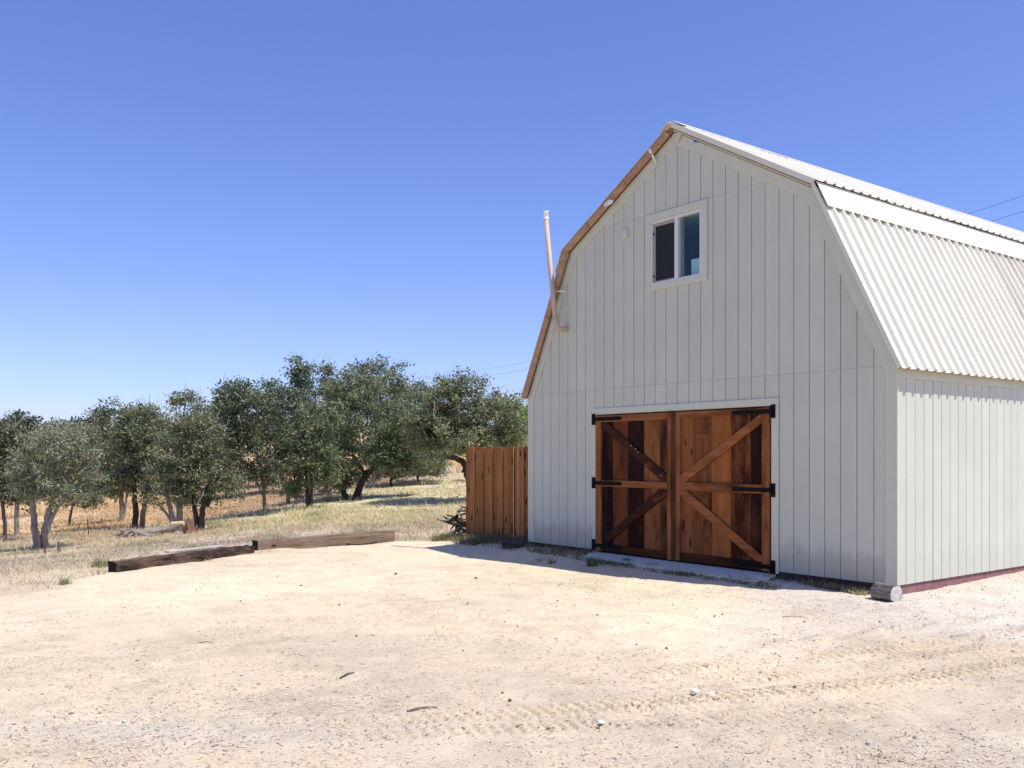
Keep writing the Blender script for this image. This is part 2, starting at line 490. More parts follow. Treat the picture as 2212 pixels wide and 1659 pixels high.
TR = [  # tyre tracks: y = poly(x), half width, depth, seed, x range
    ((5.72, 0.20, 0.035), 0.13, 0.015, 1, (-1.6, 7.5)),
    ((5.36, 0.14, 0.030), 0.11, 0.012, 2, (-1.2, 2.6)),
    ((6.50, 0.27, 0.030), 0.12, 0.013, 3, (0.6, 7.5)),
    ((6.98, 0.33, 0.020), 0.12, 0.012, 4, (1.8, 7.5)),
    ((5.98, 0.30, 0.028), 0.11, 0.013, 5, (1.2, 7.5)),
    ((6.22, 0.34, 0.026), 0.09, 0.012, 6, (2.0, 7.5)),
]
def detail_h(x, y):
    yd = yard(x, y)
    near = sstep(24, 10, y) * sstep(-14, -8, x)
    h = 0.012 * noise(x, y, 1.9, 11) + 0.006 * noise(x, y, 0.6, 12) * near
    h = h + near * (0.0045 * noise(x, y, 0.19, 13) + 0.0035 * noise(x, y, 0.08, 14) + .0026 * noise(x, y, .045, 15))
    h = h + (1 - yd) * (0.03 * noise(x, y, 1.3, 16) + 0.02 * noise(x, y, 0.45, 17))
    for (a, b, c), hw, dp, sd, (xa, xb) in TR:
        m = (x > xa) & (x < xb) & (y > 4) & (y < 13)
        if not np.any(m): continue
        xm = x[m]; ym = y[m]
        yc = a + b * xm + c * xm * xm + 0.05 * noise(xm, xm * 0, 1.3, sd + 30)
        dy = b + 2 * c * xm
        t = (ym - yc) / np.sqrt(1 + dy * dy)
        s = xm * np.sqrt(1 + (b + c * xm) ** 2) + dy * 0.5 * t
        w = np.clip(1 - (np.abs(t) / hw) ** 6, 0, 1)
        fade = np.clip(0.85 + 0.8 * noise(xm, ym, 0.7, sd + 40), .25, 1) * sstep(xa, xa + .6, xm)
        zig = 0.018 * np.sign(np.sin(t / hw * 2.2 * np.pi))
        ph = ((s + 1.1 * t + zig) / 0.080) % 1.0
        lug = sstep(0.0, 0.16, ph) * (1 - sstep(0.60, 0.72, ph))
        dh = -dp * 0.6 * w + dp * 2.9 * lug * w * fade * (.55 + .45 * sstep(-1, 1.5, xm))
        dh += 0.008 * np.exp(-((np.abs(t) - hw * 1.15) / 0.035) ** 2) * fade
        h[m] += dh
    return h

def zonecol(x, y):
    """earth / grass colour by place (albedo)"""
    x = np.asarray(x, float); y = np.asarray(y, float)
    yd = yard(x, y)[..., None]
    px = PCX + x / np.maximum(y, 1.0) * FOC
    n1 = noise(x, y, 1.7, 21)[..., None]; n2 = noise(x, y, 0.5, 22)[..., None]; n3 = noise(x, y, 0.16, 23)[..., None]; n0 = noise(x, y, 4.5, 20)[..., None]
    c = lambda *a: np.array(a)
    # yard
    lightd = c(.66, .552, .378); midd = c(.55, .455, .322); grav = c(.565, .49, .40); greyg = c(.52, .465, .38)
    wy = sstep(7.0, 10.5, y + 0.12 * x + 0.8 * n0[..., 0] + .5 * n1[..., 0])[..., None]
    d = midd * (1 - wy) + lightd * wy
    wl = sstep(-1.2, -3.6, x + n1[..., 0])[..., None] * 0.7
    d = d * (1 - wl) + lightd * wl
    g = (sstep(2.0, 3.4, x + .6 * n1[..., 0] + .2 * n2[..., 0]) * sstep(7.2, 8.4, y + .5 * n1[..., 0]))[..., None]
    d = d * (1 - g) + grav * g
    g2 = np.exp(-((x + 2.1) / 1.5) ** 2 - ((y - 5.35) / .28) ** 2)[..., None] * (0.75 + .3 * n2)
    g3 = np.exp(-((x - 3.0) / 1.1) ** 2 - ((y - 5.0) / .5) ** 2)[..., None] * .6
    gg = np.clip(g2 + g3, 0, 1) * .75
    d = d * (1 - gg) + greyg * gg
    d = d * (1 + 0.09 * n1 + 0.10 * n2 + 0.10 * n3)
    st = np.clip((n2 + 0.7 * n3 - 0.55), 0, 1) * .9
    d = d * (1 - st * .5) + c(.36, .26, .15) * st * .5
    # beyond the yard
    straw = c(.52, .42, .285); greenish = c(.40, .37, .215); gold = c(.66, .50, .275); rust = c(.50, .32, .185); ash = c(.42, .35, .27)
    gb = np.clip(.35 * n1 + .5 * n2 + .1, 0, 1)
    f = straw * (1 - gb) + greenish * gb
    ab = np.clip(n0 * 1.2, 0, .8)
    f = f * (1 - ab) + ash * ab
    # greener band in front of the trees, right half
    lo = np.interp(px, [380, 570, 760, 1005, 1150], [27, 25, 24, 25, 27]); hi = np.interp(px, [380, 570, 760, 1005, 1150], [30, 34, 40, 46, 48])
    band = (sstep(lo - 2, lo + 1.5, y + n1[..., 0] * 1.5) * sstep(hi + 3, hi - 1, y + n1[..., 0] * 2) * sstep(380, 560, px))[..., None]
    f = f * (1 - band) + c(.555, .49, .29) * band
    t1 = np.interp(px, [-300, 0, 200, 400, 570, 760, 1005], [26, 27, 28, 30, 35, 41, 52])
    far = sstep(t1, t1 + 5, y + n0[..., 0] * 2)[..., None]
    rw = (np.exp(-((px - 500) / 270) ** 2) * sstep(72, 48, y))[..., None] * np.clip(.75 + .5 * n0, 0, 1)
    hill = gold * (1 - rw) + rust * rw
    hill = hill * (1 + .12 * n0 + .1 * n1)
    br = (np.clip(1.1 * noise(x, y, 3.2, 24) + .5 * n1[..., 0] + .12, 0, 1) * sstep(72, 46, y) * .8)[..., None]
    hill = hill * (1 - br) + c(.33, .215, .125) * br
    f = f * (1 - far) + hill * far
    f = f * (1 + .10 * n2 + .08 * n3)
    return np.clip(f * (1 - yd) + d * yd, 0.01, 1)

def lines(segs, lo, hi, g=1.09):
    L = []
    for a, b, st in segs: L += list(np.arange(a, b, st))
    x = segs[-1][1]; s = segs[-1][2]
    while x < hi: L.append(x); s *= g; x += s
    L.append(hi)
    x = segs[0][0]; s = segs[0][2]; P = []
    while x > lo: s *= g; x -= s; P.append(x)
    P[-1] = lo
    return np.array(P[::-1] + L)
gx = lines([(-6.5, -1.8, .036), (-1.8, 5.0, .0165), (5.0, 7.0, .036)], -900, 900, 1.05)
gy = lines([(4.5, 5.0, .024), (5.0, 7.9, .0165), (7.9, 12, .04), (12, 18.5, .075)], -400, 1500, 1.04)
GX, GY = np.meshgrid(gx, gy)
GZ = smooth_h(GX, GY) + detail_h(GX, GY)
GZ = np.where(GY > 165, GZ - (GY - 165) * 0.012, GZ)
nx, ny = len(gx), len(gy)
V = np.stack([GX, GY, GZ], -1).reshape(-1, 3)
ii = (np.arange(ny - 1)[:, None] * nx + np.arange(nx - 1)[None, :]).ravel()
Q = np.stack([ii, ii + 1, ii + nx + 1, ii + nx], -1)
gcol = zonecol(GX, GY).reshape(-1, 3)
ground = tag(mk("ground", V, [Q], M['ground'], col=gcol, smooth=True), kind='structure')

def gz(x, y):
    x = np.atleast_1d(np.asarray(x, float)); y = np.atleast_1d(np.asarray(y, float))
    return smooth_h(x, y) + detail_h(x, y)
def hit(px, py, dmin=4.0, dmax=160.0):
    """where the view ray through a picture point meets the ground"""
    d = np.concatenate([np.arange(dmin, 60, .04), np.arange(60, dmax, .25)])
    x = (px - PCX) / FOC * d; z = EYE - (py - HOR) / FOC * d
    g = smooth_h(x, d)
    k = np.argmax(z <= g) if np.any(z <= g) else len(d) - 1
    return np.array([x[k], d[k], g[k]])

# ------------------------------------------------------------------ barn
BARN_ROT = math.atan2(BA[1], BA[0])
barn = empty("barn", (BC[0], BC[1], 0.0), BARN_ROT)
tag(barn, "pale grey-green gambrel barn with white metal roof and wooden double doors", "barn")
WL = 6.56; LEN = 12.0
WALLP = [(0, .15), (WL, .15), (WL, 2.64), (5.515, 4.80), (3.28, 6.10), (1.045, 4.80), (0, 2.64)]   # ccw in u,z

def clip(poly, a, b, c):
    """keep a*x+b*z<=c"""
    out = []
    for i in range(len(poly)):
        p = poly[i]; q = poly[(i + 1) % len(poly)]
        dp = a * p[0] + b * p[1] - c; dq = a * q[0] + b * q[1] - c
        if dp <= 0: out.append(p)
        if (dp < 0 < dq) or (dq < 0 < dp):
            t = dp / (dp - dq)
            out.append((p[0] + t * (q[0] - p[0]), p[1] + t * (q[1] - p[1])))
    return out
def area(p):
    return abs(sum(p[i][0] * p[(i + 1) % len(p)][1] - p[(i + 1) % len(p)][0] * p[i][1] for i in range(len(p)))) / 2
def minus(polys, u0, u1, z0, z1):
    res = []
    for p in polys:
        a = clip(p, 1, 0, u0); b = clip(p, -1, 0, -u1)
        m = clip(clip(p, -1, 0, -u0), 1, 0, u1)
        c = clip(m, 0, 1, z0) if len(m) > 2 else []
        d = clip(m, 0, -1, -z1) if len(m) > 2 else []
        res += [q for q in (a, b, c, d) if len(q) > 2 and area(q) > 1e-5]
    return res
WIN = (2.80, 3.765, 4.02, 4.935)
DOOR = (1.665, 4.905, -.2, 2.215)

fw = MB()
for p in minus(minus([WALLP], *WIN), *DOOR): fw.prism_xz(p, -0.10, -0.012)
front = fw.build("front_wall", M['backing'], barn)
# siding boards between corner trims, split at the sheet joints
ug = [0.125, 0.277, 0.489, 0.701, 0.914, 1.127, 1.347, 1.562]
ug += list(1.562 + 0.2115 * np.arange(1, 24))
ug = [u for u in ug if u < WL - 0.15] + [WL - 0.125]
seams = [(.15, 2.5988), (2.6012, 5.0488), (5.0512, 6.3)]
for i in range(len(ug) - 1):
    a, b = ug[i] + .005, ug[i + 1] - .005
    if i == 0: a = ug[0] - .02
    if i == len(ug) - 2: b = ug[-1] + .02
    for z0, z1 in seams:
        p = clip(clip(clip(clip(WALLP, -1, 0, -a), 1, 0, b), 0, -1, -z0), 0, 1, z1)
        if len(p) < 3 or area(p) < 2e-3: continue
        ps = minus(minus([p], *WIN), DOOR[0], DOOR[1], DOOR[2], DOOR[3])
        if not ps: continue
        for q in ps:
            mb = MB(); mb.prism_xz(q, -0.011, 0.0 + random.uniform(-.0015, .0015))
            mb.build("siding_board", M['siding_f'], front)
# corner boards
def trim(name, u0, u1, z0, z1, y0, y1, mat='trim', bev=.003):
    mb = MB(); mb.box(u0, u1, y0, y1, z0, z1)
    return mb.build(name, M[mat], barn, bevel=bev)
trim("corner_board", -0.020, 0.125, .15, 2.60, -0.005, 0.020)
trim("corner_board", WL - .125, WL + .02, .15, 2.60, -0.005, 0.020)
# rake trim boards on the wall, below the roof
RP = [(0.0, 2.60), (1.045, 4.79), (3.28, 6.09), (5.515, 4.79), (6.56, 2.60)]
def off(p, q, d):
    t = np.array(q) - np.array(p); t = t / np.linalg.norm(t)
    return np.array([t[1], -t[0]]) * d
inner = []
W_ = 0.145
def isect(p, d, q, e):
    A_ = np.array([[d[0], -e[0]], [d[1], -e[1]]])
    s = np.linalg.solve(A_, np.array(q) - np.array(p))
    return np.array(p) + s[0] * np.array(d)
segs = []
for i in range(4):
    p = np.array(RP[i]); q = np.array(RP[i + 1]); o = off(p, q, W_)
    segs.append((p, q, p + o, q + o))
inn = [segs[0][2]]
for i in range(3):
    inn.append(isect(segs[i][2], segs[i][3] - segs[i][2], segs[i + 1][2], segs[i + 1][3] - segs[i + 1][2]))
inn.append(segs[3][3])
inn[0] = isect(segs[0][2], segs[0][3] - segs[0][2], (0, 2.42), (1, 0)) if False else inn[0]
for i in range(4):
    p, q = RP[i], RP[i + 1]
    mb = MB(); mb.prism_xz([tuple(p), tuple(inn[i]), tuple(inn[i + 1]), tuple(q)], 0.001, 0.019)
    mb.build("rake_trim", M['trim'], barn)
# side wall, right
sw = MB(); sw.box(0.012, 0.10, -LEN, -0.10, .15, 2.62)
side = sw.build("side_wall", M['backing'], barn)
v = 0.0; k = 0
vg = [0.02]
while vg[-1] < LEN - .3: vg.append((len(vg)) * 0.1935)
for a, b in zip(vg[:-1], vg[1:]):
    mb = MB(); mb.box(random.uniform(-.0015, .0015), 0.012, -b + .005, -a - .005, .15, 2.46)
    mb.build("siding_board", M['siding'], side)
mb = MB(); mb.box(-.018, 0.010, -LEN, -0.006, 2.462, 2.60); mb.build("frieze_board", M['trim'], barn, bevel=.003)
# left and rear walls
mb = MB(); mb.box(WL - .10, WL, -LEN, -0.10, .15, 2.62); mb.build("left_wall", M['siding'], barn)
mb = MB(); mb.prism_xz(WALLP, -LEN - .1, -LEN); mb.build("rear_wall", M['siding'], barn)
# foundation
mb = MB()
mb.box(0.02, .14, -LEN, -0.12, -.25, .148); mb.box(WL - .14, WL - .02, -LEN, -0.12, -.25, .148)
mb.build("foundation", M['red'], barn)
M['red_shade'] = plain("shaded_foundation", (0.06, 0.035, 0.035), 0.9, 0.4, 9.0)  # darker copy of the foundation red: the front's shade put into the colour
mb = MB(); mb.box(0.02, 1.655, -0.12, -0.008, -.25, .148); mb.build("foundation", M['red_shade'], barn)
mb = MB(); mb.box(4.915, WL - .02, -0.12, -0.008, -.25, .148); mb.build("foundation", M['red_shade'], barn)

# roof
E0, K0, P0 = np.array([-.105, 2.575]), np.array([1.0, 4.85]), np.array([3.28, 6.175])
def mir(p): return np.array([WL - p[0], p[1]])
roof = MB()
def slab(mbx, p, q, h0, h1, y0, y1):
    t = (q - p) / np.linalg.norm(q - p); n = np.array([-t[1], t[0]])
    if n[1] < 0: n = -n
    P = [p + n * h0, q + n * h0, q + n * h1, p + n * h1]
    mbx.prism_xz([tuple(a) for a in P], y0, y1)
FR = 0.10
for a, b in ((E0, K0), (K0, P0)):
    slab(roof, a, b, -.045, -.03, -LEN - .1, FR - .03)
    slab(roof, mir(a), mir(b), -.045, -.03, -LEN - .1, FR - .03)
roofo = roof.build("roof", M['soffit'], barn)
PITCH = 0.19; NR = 4
def panel(a, b, s0, s1, h, flip, name, mat, y_top, rib=1.0):
    """ribbed sheet, NR ribs wide, running from s0 to s1 along slope a->b"""
    L_ = np.linalg.norm(b - a); t = (b - a) / L_; n = np.array([-t[1], t[0]])
    if n[1] < 0: n = -n
    prof = []
    for r in range(NR):
        o_ = r * PITCH
        prof += [(o_, 0), (o_ + .078, 0), (o_ + .100, .036), (o_ + .130, .036), (o_ + .152, 0)]
    prof.append((NR * PITCH + .02, 0.0))
    V = []
    nS = 2
    for s in np.linspace(s0, s1, nS):
        for layer in (0, .004):
            for (yy, hh) in prof:
                p = a + t * s + n * (h + hh * rib + layer)
                V.append((p[0], -yy, p[1]))
    m = len(prof); Q_ = []
    for i in range(m - 1):
        Q_.append((i, i + 1, 2 * m + i + 1, 2 * m + i))                       # bottom
        Q_.append((m + i, 3 * m + i, 3 * m + i + 1, m + i + 1))               # top
        Q_.append((i, m + i, m + i + 1, i + 1))                               # low end
        Q_.append((2 * m + i, 2 * m + i + 1, 3 * m + i + 1, 3 * m + i))
    Q_.append((0, 2 * m, 3 * m, m)); Q_.append((m - 1, 2 * m - 1, 4 * m - 1, 3 * m - 1))
    mb = MB(); mb.add(V, quads=Q_)
    o = mb.build(name, mat, roofo)
    o.location = (0, y_top, 0)
    return o
def copy_panel(o, y, h=0.0, mat=None):
    c = o.copy(); COL.objects.link(c); c.parent = o.parent; c.location = (0, y, h)
    if mat:
        c.data = o.data.copy(); c.data.materials[0] = mat
    return c
LLOW = np.linalg.norm(K0 - E0); LUP = np.linalg.norm(P0 - K0)
PW = NR * PITCH
npan = int((LEN + .2) / PW)
for sidex in (0, 1):
    f_ = (lambda p: p) if sidex == 0 else mir
    low = panel(f_(E0), f_(K0), -.03, LLOW - .08, .002, sidex, "roof_panel", M['roof'], FR)
    up = panel(f_(K0), f_(P0), -.075, LUP - .01, .032, sidex, "roof_panel", M['roof'], FR, .62)
    for i in range(1, npan):
        dj = random.uniform(-.006, .006)
        c = copy_panel(low, FR - i * PW, dj * .3, M['roof_dirty'] if (i in (5, 6) and sidex == 0) else None)
        if i == 5 and sidex == 0: c["label"] = "ribbed sheet streaked with brown lichen"
        copy_panel(up, FR - i * PW, dj)
# flat flashing under the break of the roof
for f_ in ((lambda p: p), mir):
    t = (K0 - E0) / LLOW
    mb = MB(); slab(mb, f_(E0 + t * (LLOW - .385)), f_(K0 - t * .03), .0395, .0445, -LEN - .1, FR + .012)
    mb.build("flashing", M['roof'], roofo)
# ridge cap
mb = MB()
tu = (P0 - K0) / LUP
slab(mb, P0 - tu * .20, P0 + np.array([0.0, 0.0]), .056, .061, -LEN - .1, FR + .025)
slab(mb, mir(P0 - tu * .20), mir(P0), .056, .061, -LEN - .1, FR + .025)
mb.build("ridge_cap", M['roof'], roofo)
# rake edge: white metal on the right, bare tan boards on the left
mb = MB(); slab(mb, E0, K0, -.045, .0, FR - .026, FR - .004); mb.build("rake_edge", M['roof'], roofo)
mb = MB(); slab(mb, K0, P0, -.030, .032, FR - .026, FR - .004); mb.build("rake_edge", M['roof'], roofo)
tl = (K0 - E0) / LLOW
mb = MB(); slab(mb, E0 + tl * .05, K0 - tl * .03, -.062, -.047, .020, FR - .028); mb.build("painted_soffit", M['trim'], roofo)
mb = MB(); slab(mb, K0 + tu * .03, P0 - tu * .05, -.062, -.047, .020, FR - .028); mb.build("painted_soffit", M['trim'], roofo)
for s0, s1, dd in ((0.0, 1.42, 0.0), (1.43, 1.93, .010), (1.94, LLOW - .02, .022)):
    mb = MB(); slab(mb, mir(E0 + tl * s0), mir(E0 + tl * s1), -.105, -.004 + dd * .4, FR - .04, FR - .008 + dd)
    mb.build("fascia_board", M['fascia'], roofo, bevel=.003)
for s0, s1, dd in ((-.05, .62, .012), (.63, 1.55, 0.0), (1.56, LUP - .12, .006)):
    mb = MB(); slab(mb, mir(K0 + tu * s0), mir(K0 + tu * s1), -.085, .008 + dd * .4, FR - .04, FR - .008 + dd)
    mb.build("fascia_board", M['fascia'], roofo, bevel=.003)
# scraps of house wrap caught under the left rake, bare rafter end and a rag of blue tape at the ridge
def scrap(name, pts, mat):
    mb = MB()
    n_ = len(pts)
    F = [(p[0], p[1], p[2]) for p in pts]; Bk = [(p[0], p[1] - .006, p[2]) for p in pts]
    polys = [list(range(n_)), list(range(2 * n_ - 1, n_ - 1, -1))] + [[i, (i + 1) % n_, n_ + (i + 1) % n_, n_ + i] for i in range(n_)]
    mb.add(F + Bk, polys=polys)
    return mb.build(name, mat, roofo)
scrap("wrap_scrap", [(4.62, .125, 5.36), (4.48, .14, 5.40), (4.40, .13, 5.37), (4.44, .125, 5.33), (4.58, .135, 5.31)], M['paper'])
scrap("wrap_scrap", [(3.70, .115, 5.93), (3.66, .12, 5.95), (3.60, .06, 5.76), (3.63, .05, 5.74)], M['paper'])
M['blue'] = plain("blue_tape", (0.05, 0.12, 0.42), 0.6, 0.1)
scrap("tape_scrap", [(2.95, .05, 5.93), (2.83, .05, 5.885), (2.83, .05, 5.835), (2.90, .05, 5.84)], M['blue'])
mb = MB(); mb.hexa([(3.20, .03, 5.93), (3.26, .03, 5.93), (3.26, .06, 5.93), (3.20, .06, 5.93), (3.10, .03, 6.08), (3.16, .03, 6.08), (3.16, .06, 6.08), (3.10, .06, 6.08)])
mb.build("rafter_stub", M['trim'], roofo)

# window
win = empty("window", (0, 0, 0), 0, barn)
def wpart(name, boxes, mat, parent=win, bev=.002):
    mb = MB()
    for b in boxes: mb.box(*b)
    return mb.build(name, M[mat], parent, bevel=bev)
wpart("window_trim", [(2.706, 3.833, 0.002, .022, 4.937, 5.040)], 'trim')
wpart("window_trim", [(2.706, 3.833, 0.002, .022, 3.946, 4.026)], 'trim')
wpart("window_trim", [(2.706, 2.806, 0.002, .022, 4.028, 4.935)], 'trim')
wpart("window_trim", [(3.760, 3.833, 0.002, .022, 4.028, 4.935)], 'trim')
u0, u1, z0, z1 = WIN
wpart("window_frame", [(u0, u1, -.09, .008, z0, z0 + .04), (u0, u1, -.09, .008, z1 - .035, z1), (u0, u0 + .045, -.09, .008, z0 + .04, z1 - .035), (u1 - .035, u1, -.09, .008, z0 + .04, z1 - .035), (3.238, 3.306, -.09, .004, z0 + .04, z1 - .035)], 'vinyl')
sc = wpart("screen_frame", [(3.314, 3.728, -.035, -.02, z1 - .075, z1 - .037), (3.314, 3.728, -.035, -.02, z0 + .042, z0 + .065), (3.690, 3.728, -.035, -.02, z0 + .066, z1 - .076)], 'sash_brown')
wpart("latch", [(3.705, 3.722, -.019, -.006, 4.14, 4.17)], 'black'); wpart("latch", [(3.705, 3.722, -.019, -.006, 4.74, 4.775)], 'black')
def glassmat(name, tint, refl):
    m, nt, b = newmat(name)
    out = nt.nodes["Material Output"]
    tr = nt.nodes.new("ShaderNodeBsdfTransparent"); tr.inputs[0].default_value = (*tint, 1)
    gl = nt.nodes.new("ShaderNodeBsdfGlossy"); gl.inputs["Roughness"].default_value = 0.02
    mx = nt.nodes.new("ShaderNodeMixShader"); mx.inputs[0].default_value = refl
    nt.links.new(tr.outputs[0], mx.inputs[1]); nt.links.new(gl.outputs[0], mx.inputs[2])
    nt.links.new(mx.outputs[0], out.inputs[0])
    return m
M['glass'] = glassmat("window_glass", (.80, .92, .91), 0.04)
M['mesh'] = glassmat("insect_screen", (.62, .62, .62), 0.0)
_nt = M['mesh'].node_tree; _df = _nt.nodes.new("ShaderNodeBsdfDiffuse"); _df.inputs[0].default_value = (.058, .066, .070, 1)
_mx = [n for n in _nt.nodes if n.type == 'MIX_SHADER'][0]; _mx.inputs[0].default_value = 0.5; _nt.links.new(_df.outputs[0], _mx.inputs[2])
wpart("pane", [(u0 + .046, 3.237, -.05, -.044, z0 + .041, z1 - .036)], 'glass', bev=0)
wpart("pane", [(3.308, u1 - .037, -.07, -.064, z0 + .041, z1 - .036)], 'glass', bev=0)
wpart("insect_screen", [(3.314, 3.690, -.030, -.027, z0 + .066, z1 - .076)], 'mesh', bev=0)
wpart("inner_sash", [(3.196, 3.236, -.085, -.055, z0 + .041, z1 - .036)], 'sash_brown')
# the room behind it
room = empty("upper_room", (0, 0, 0), 0, barn)
def rpart(name, b, mat):
    mb = MB(); mb.box(*b); return mb.build(name, M[mat], room)
rpart("room_floor", (1.9, 4.8, -2.6, -.11, 3.0, 3.05), 'ceil')
rpart("room_back_wall", (1.9, 4.8, -2.6, -2.5, 3.052, 4.945), 'navy')
rpart("room_side_wall", (1.9, 2.0, -2.49, -.11, 3.052, 4.945), 'navy')
rpart("room_side_wall", (4.7, 4.8, -2.49, -.11, 3.052, 4.945), 'navy')
rpart("room_ceiling", (1.9, 4.8, -2.6, -.11, 4.95, 5.0), 'ceil')
rpart("window_sill", (2.75, 3.82, -.30, -.105, 3.97, 4.015), 'white')
bw = Matrix.Translation((BC[0], BC[1], 0)) @ Matrix.Rotation(BARN_ROT, 4, 'Z')
def place(o, u, y, z, rz=0):
    p = bw @ Vector((u, y, z)); o.location = p; o.rotation_euler = (0, 0, BARN_ROT + rz)
mb = MB(); mb.box(-.085, .085, -.04, .04, 0, .29); mb.box(-.080, .080, .041, .044, .01, .28)
o = mb.build("card_box", M['white'], bevel=.004); place(o, 3.02, -.16, 4.0165)
tag(o, "white card box standing upright inside the upper window", "box")
mb = MB()
prof = [(.035, 0), (.05, .004), (.072, .035), (.08, .06), (.074, .06), (.045, .012)]
k = 14
Vb = [(r * math.cos(2 * math.pi * i / k), r * math.sin(2 * math.pi * i / k), z) for r, z in prof for i in range(k)]
mb.add(Vb, quads=[(j * k + i, j * k + (i + 1) % k, (j + 1) * k + (i + 1) % k, (j + 1) * k + i) for j in range(len(prof) - 1) for i in range(k)], polys=[list(range(k)), list(range(5 * k, 6 * k))])
o = mb.build("bowl", M['white'], smooth=True); place(o, 3.19, -.2, 4.0165)
tag(o, "small white bowl on the sill inside the upper window", "bowl")

# vent cover
mb = MB(); mb.box(4.20, 4.335, 0.001, .016, 4.785, 4.945); mb.box(4.215, 4.315, .0165, .045, 4.80, 4.92)
mb.build("vent_cover", M['trim'], barn, bevel=.003)
# door casing
trim("door_head", 1.560, 4.960, 2.218, 2.313, 0.001, .021)
trim("door_jamb", 1.560, 1.664, .12, 2.216, 0.001, .021)
trim("door_jamb", 4.906, 4.990, .12, 2.216, 0.001, .021)

# the two leaves
def W(name, dark, light, **k): M[name] = wood(name, dark, light, **k)
W('p_dkbrown', (0.0275, 0.0076, 0.0038), (0.0894, 0.0294, 0.0113), stain=(0.0083, 0.0029, 0.0019), stain_lo=.42, stain_hi=.60)
W('p_red', (0.1032, 0.0253, 0.0082), (0.2133, 0.0647, 0.0221), stain=(0.0585, 0.0147, 0.0057), stain_lo=.48, stain_hi=.68)
W('p_black', (0.0110, 0.0035, 0.0025), (0.0344, 0.0100, 0.0050), stain=(0.0963, 0.0323, 0.0139), stain_lo=.58, stain_hi=.74)
W('p_tan', (0.1858, 0.0617, 0.0202), (0.3165, 0.1235, 0.0441), stain=(0.1032, 0.0306, 0.0107), stain_lo=.54, stain_hi=.66)
W('p_olive', (0.0894, 0.0365, 0.0113), (0.1720, 0.0735, 0.0239), stain=(0.0344, 0.0129, 0.0050), stain_lo=.45, stain_hi=.62, knots=.2)
W('p_knotty', (0.1926, 0.0647, 0.0214), (0.3096, 0.1176, 0.0428), stain=(0.1376, 0.0441, 0.0151), stain_lo=.55, stain_hi=.7, knots=.26)
W('p_brown', (0.1307, 0.0435, 0.0145), (0.2477, 0.0941, 0.0334), stain=(0.0378, 0.0106, 0.0044), stain_lo=.54, stain_hi=.66)
W('p_orange', (0.2477, 0.0794, 0.0214), (0.3922, 0.1470, 0.0428), stain=(0.2064, 0.0588, 0.0164), stain_lo=.5, stain_hi=.7)
W('p_mottled', (0.1101, 0.0323, 0.0113), (0.2477, 0.0882, 0.0315), stain=(0.0427, 0.0118, 0.0050), stain_lo=.45, stain_hi=.58)
W('f_tan', (0.2064, 0.0691, 0.0236), (0.3870, 0.1506, 0.0568), stain=(0.1033, 0.0309, 0.0110), stain_lo=.52, stain_hi=.7)
W('f_rail', (0.1893, 0.0617, 0.0205), (0.3612, 0.1360, 0.0489), axis='X', stain=(0.0860, 0.0250, 0.0095), stain_lo=.5, stain_hi=.66)
W('f_dkrail', (0.0344, 0.0106, 0.0050), (0.1101, 0.0353, 0.0132), axis='X', stain=(0.0172, 0.0059, 0.0032), stain_lo=.5, stain_hi=.66)
W('b_dark', (0.0261, 0.0076, 0.0044), (0.0826, 0.0259, 0.0107), axis='X', stain=(0.1651, 0.0588, 0.0227), stain_lo=.62, stain_hi=.76)
W('b_light', (0.2064, 0.0661, 0.0220), (0.3956, 0.1506, 0.0535), axis='X', stain=(0.1204, 0.0352, 0.0126), stain_lo=.54, stain_hi=.68)
W('f_weather', (0.0482, 0.0200, 0.0088), (0.1514, 0.0676, 0.0315), stain=(0.0275, 0.0118, 0.0063), stain_lo=.5, stain_hi=.7)
ZB, ZT = .142, 2.200
def leaf(planks, stiles, rails, braces, label):
    lf = empty("barn_door", (0, 0, 0), 0, barn); lf["label"] = label
    for a, b, m in planks:
        mb = MB(); d = random.uniform(-.003, .003)
        mb.box(a + .002, b - .002, -.02, .0 + d, ZB, ZT); mb.build("plank", M[m], lf, bevel=.002)
    for nm, a, b, y1, m in stiles:
        mb = MB(); mb.box(a, b, -.01, y1, ZB - .004, ZT + .002); mb.build(nm, M[m], lf, bevel=.003)
    for a, b, z0_, z1_, m in rails:
        mb = MB(); mb.box(a, b, .004, .036, z0_, z1_); mb.build("rail", M[m], lf, bevel=.003)
    for pts, m in braces:
        mb = MB(); mb.prism_xz(pts, .0045, .033); mb.build("brace", M[m], lf, bevel=.003)
    return lf
L = leaf([(4.543, 4.785, 'p_dkbrown'), (4.224, 4.543, 'p_red'), (3.896, 4.224, 'p_black'), (3.578, 3.896, 'p_tan'), (3.40, 3.578, 'p_olive')],
         [("stile", 4.778, 4.897, .036, 'f_tan'), ("stile", 3.333, 3.402, .050, 'f_tan'), ("astragal", 3.262, 3.3315, .034, 'f_weather')],
         [(3.404, 4.776, 2.098, 2.198, 'f_rail'), (3.404, 4.776, 1.124, 1.222, 'f_rail'), (3.404, 4.776, .146, .246, 'f_dkrail')],
         [([(4.775, 2.03), (3.50, 1.2235), (3.405, 1.2235), (3.405, 1.31), (4.66, 2.096), (4.775, 2.096)], 'b_dark'),
          ([(3.405, 1.1225), (3.56, 1.1225), (4.70, .36), (4.62, .29), (3.405, 1.05)], 'b_dark')],
         "left leaf of darker reclaimed planks with dark braces")
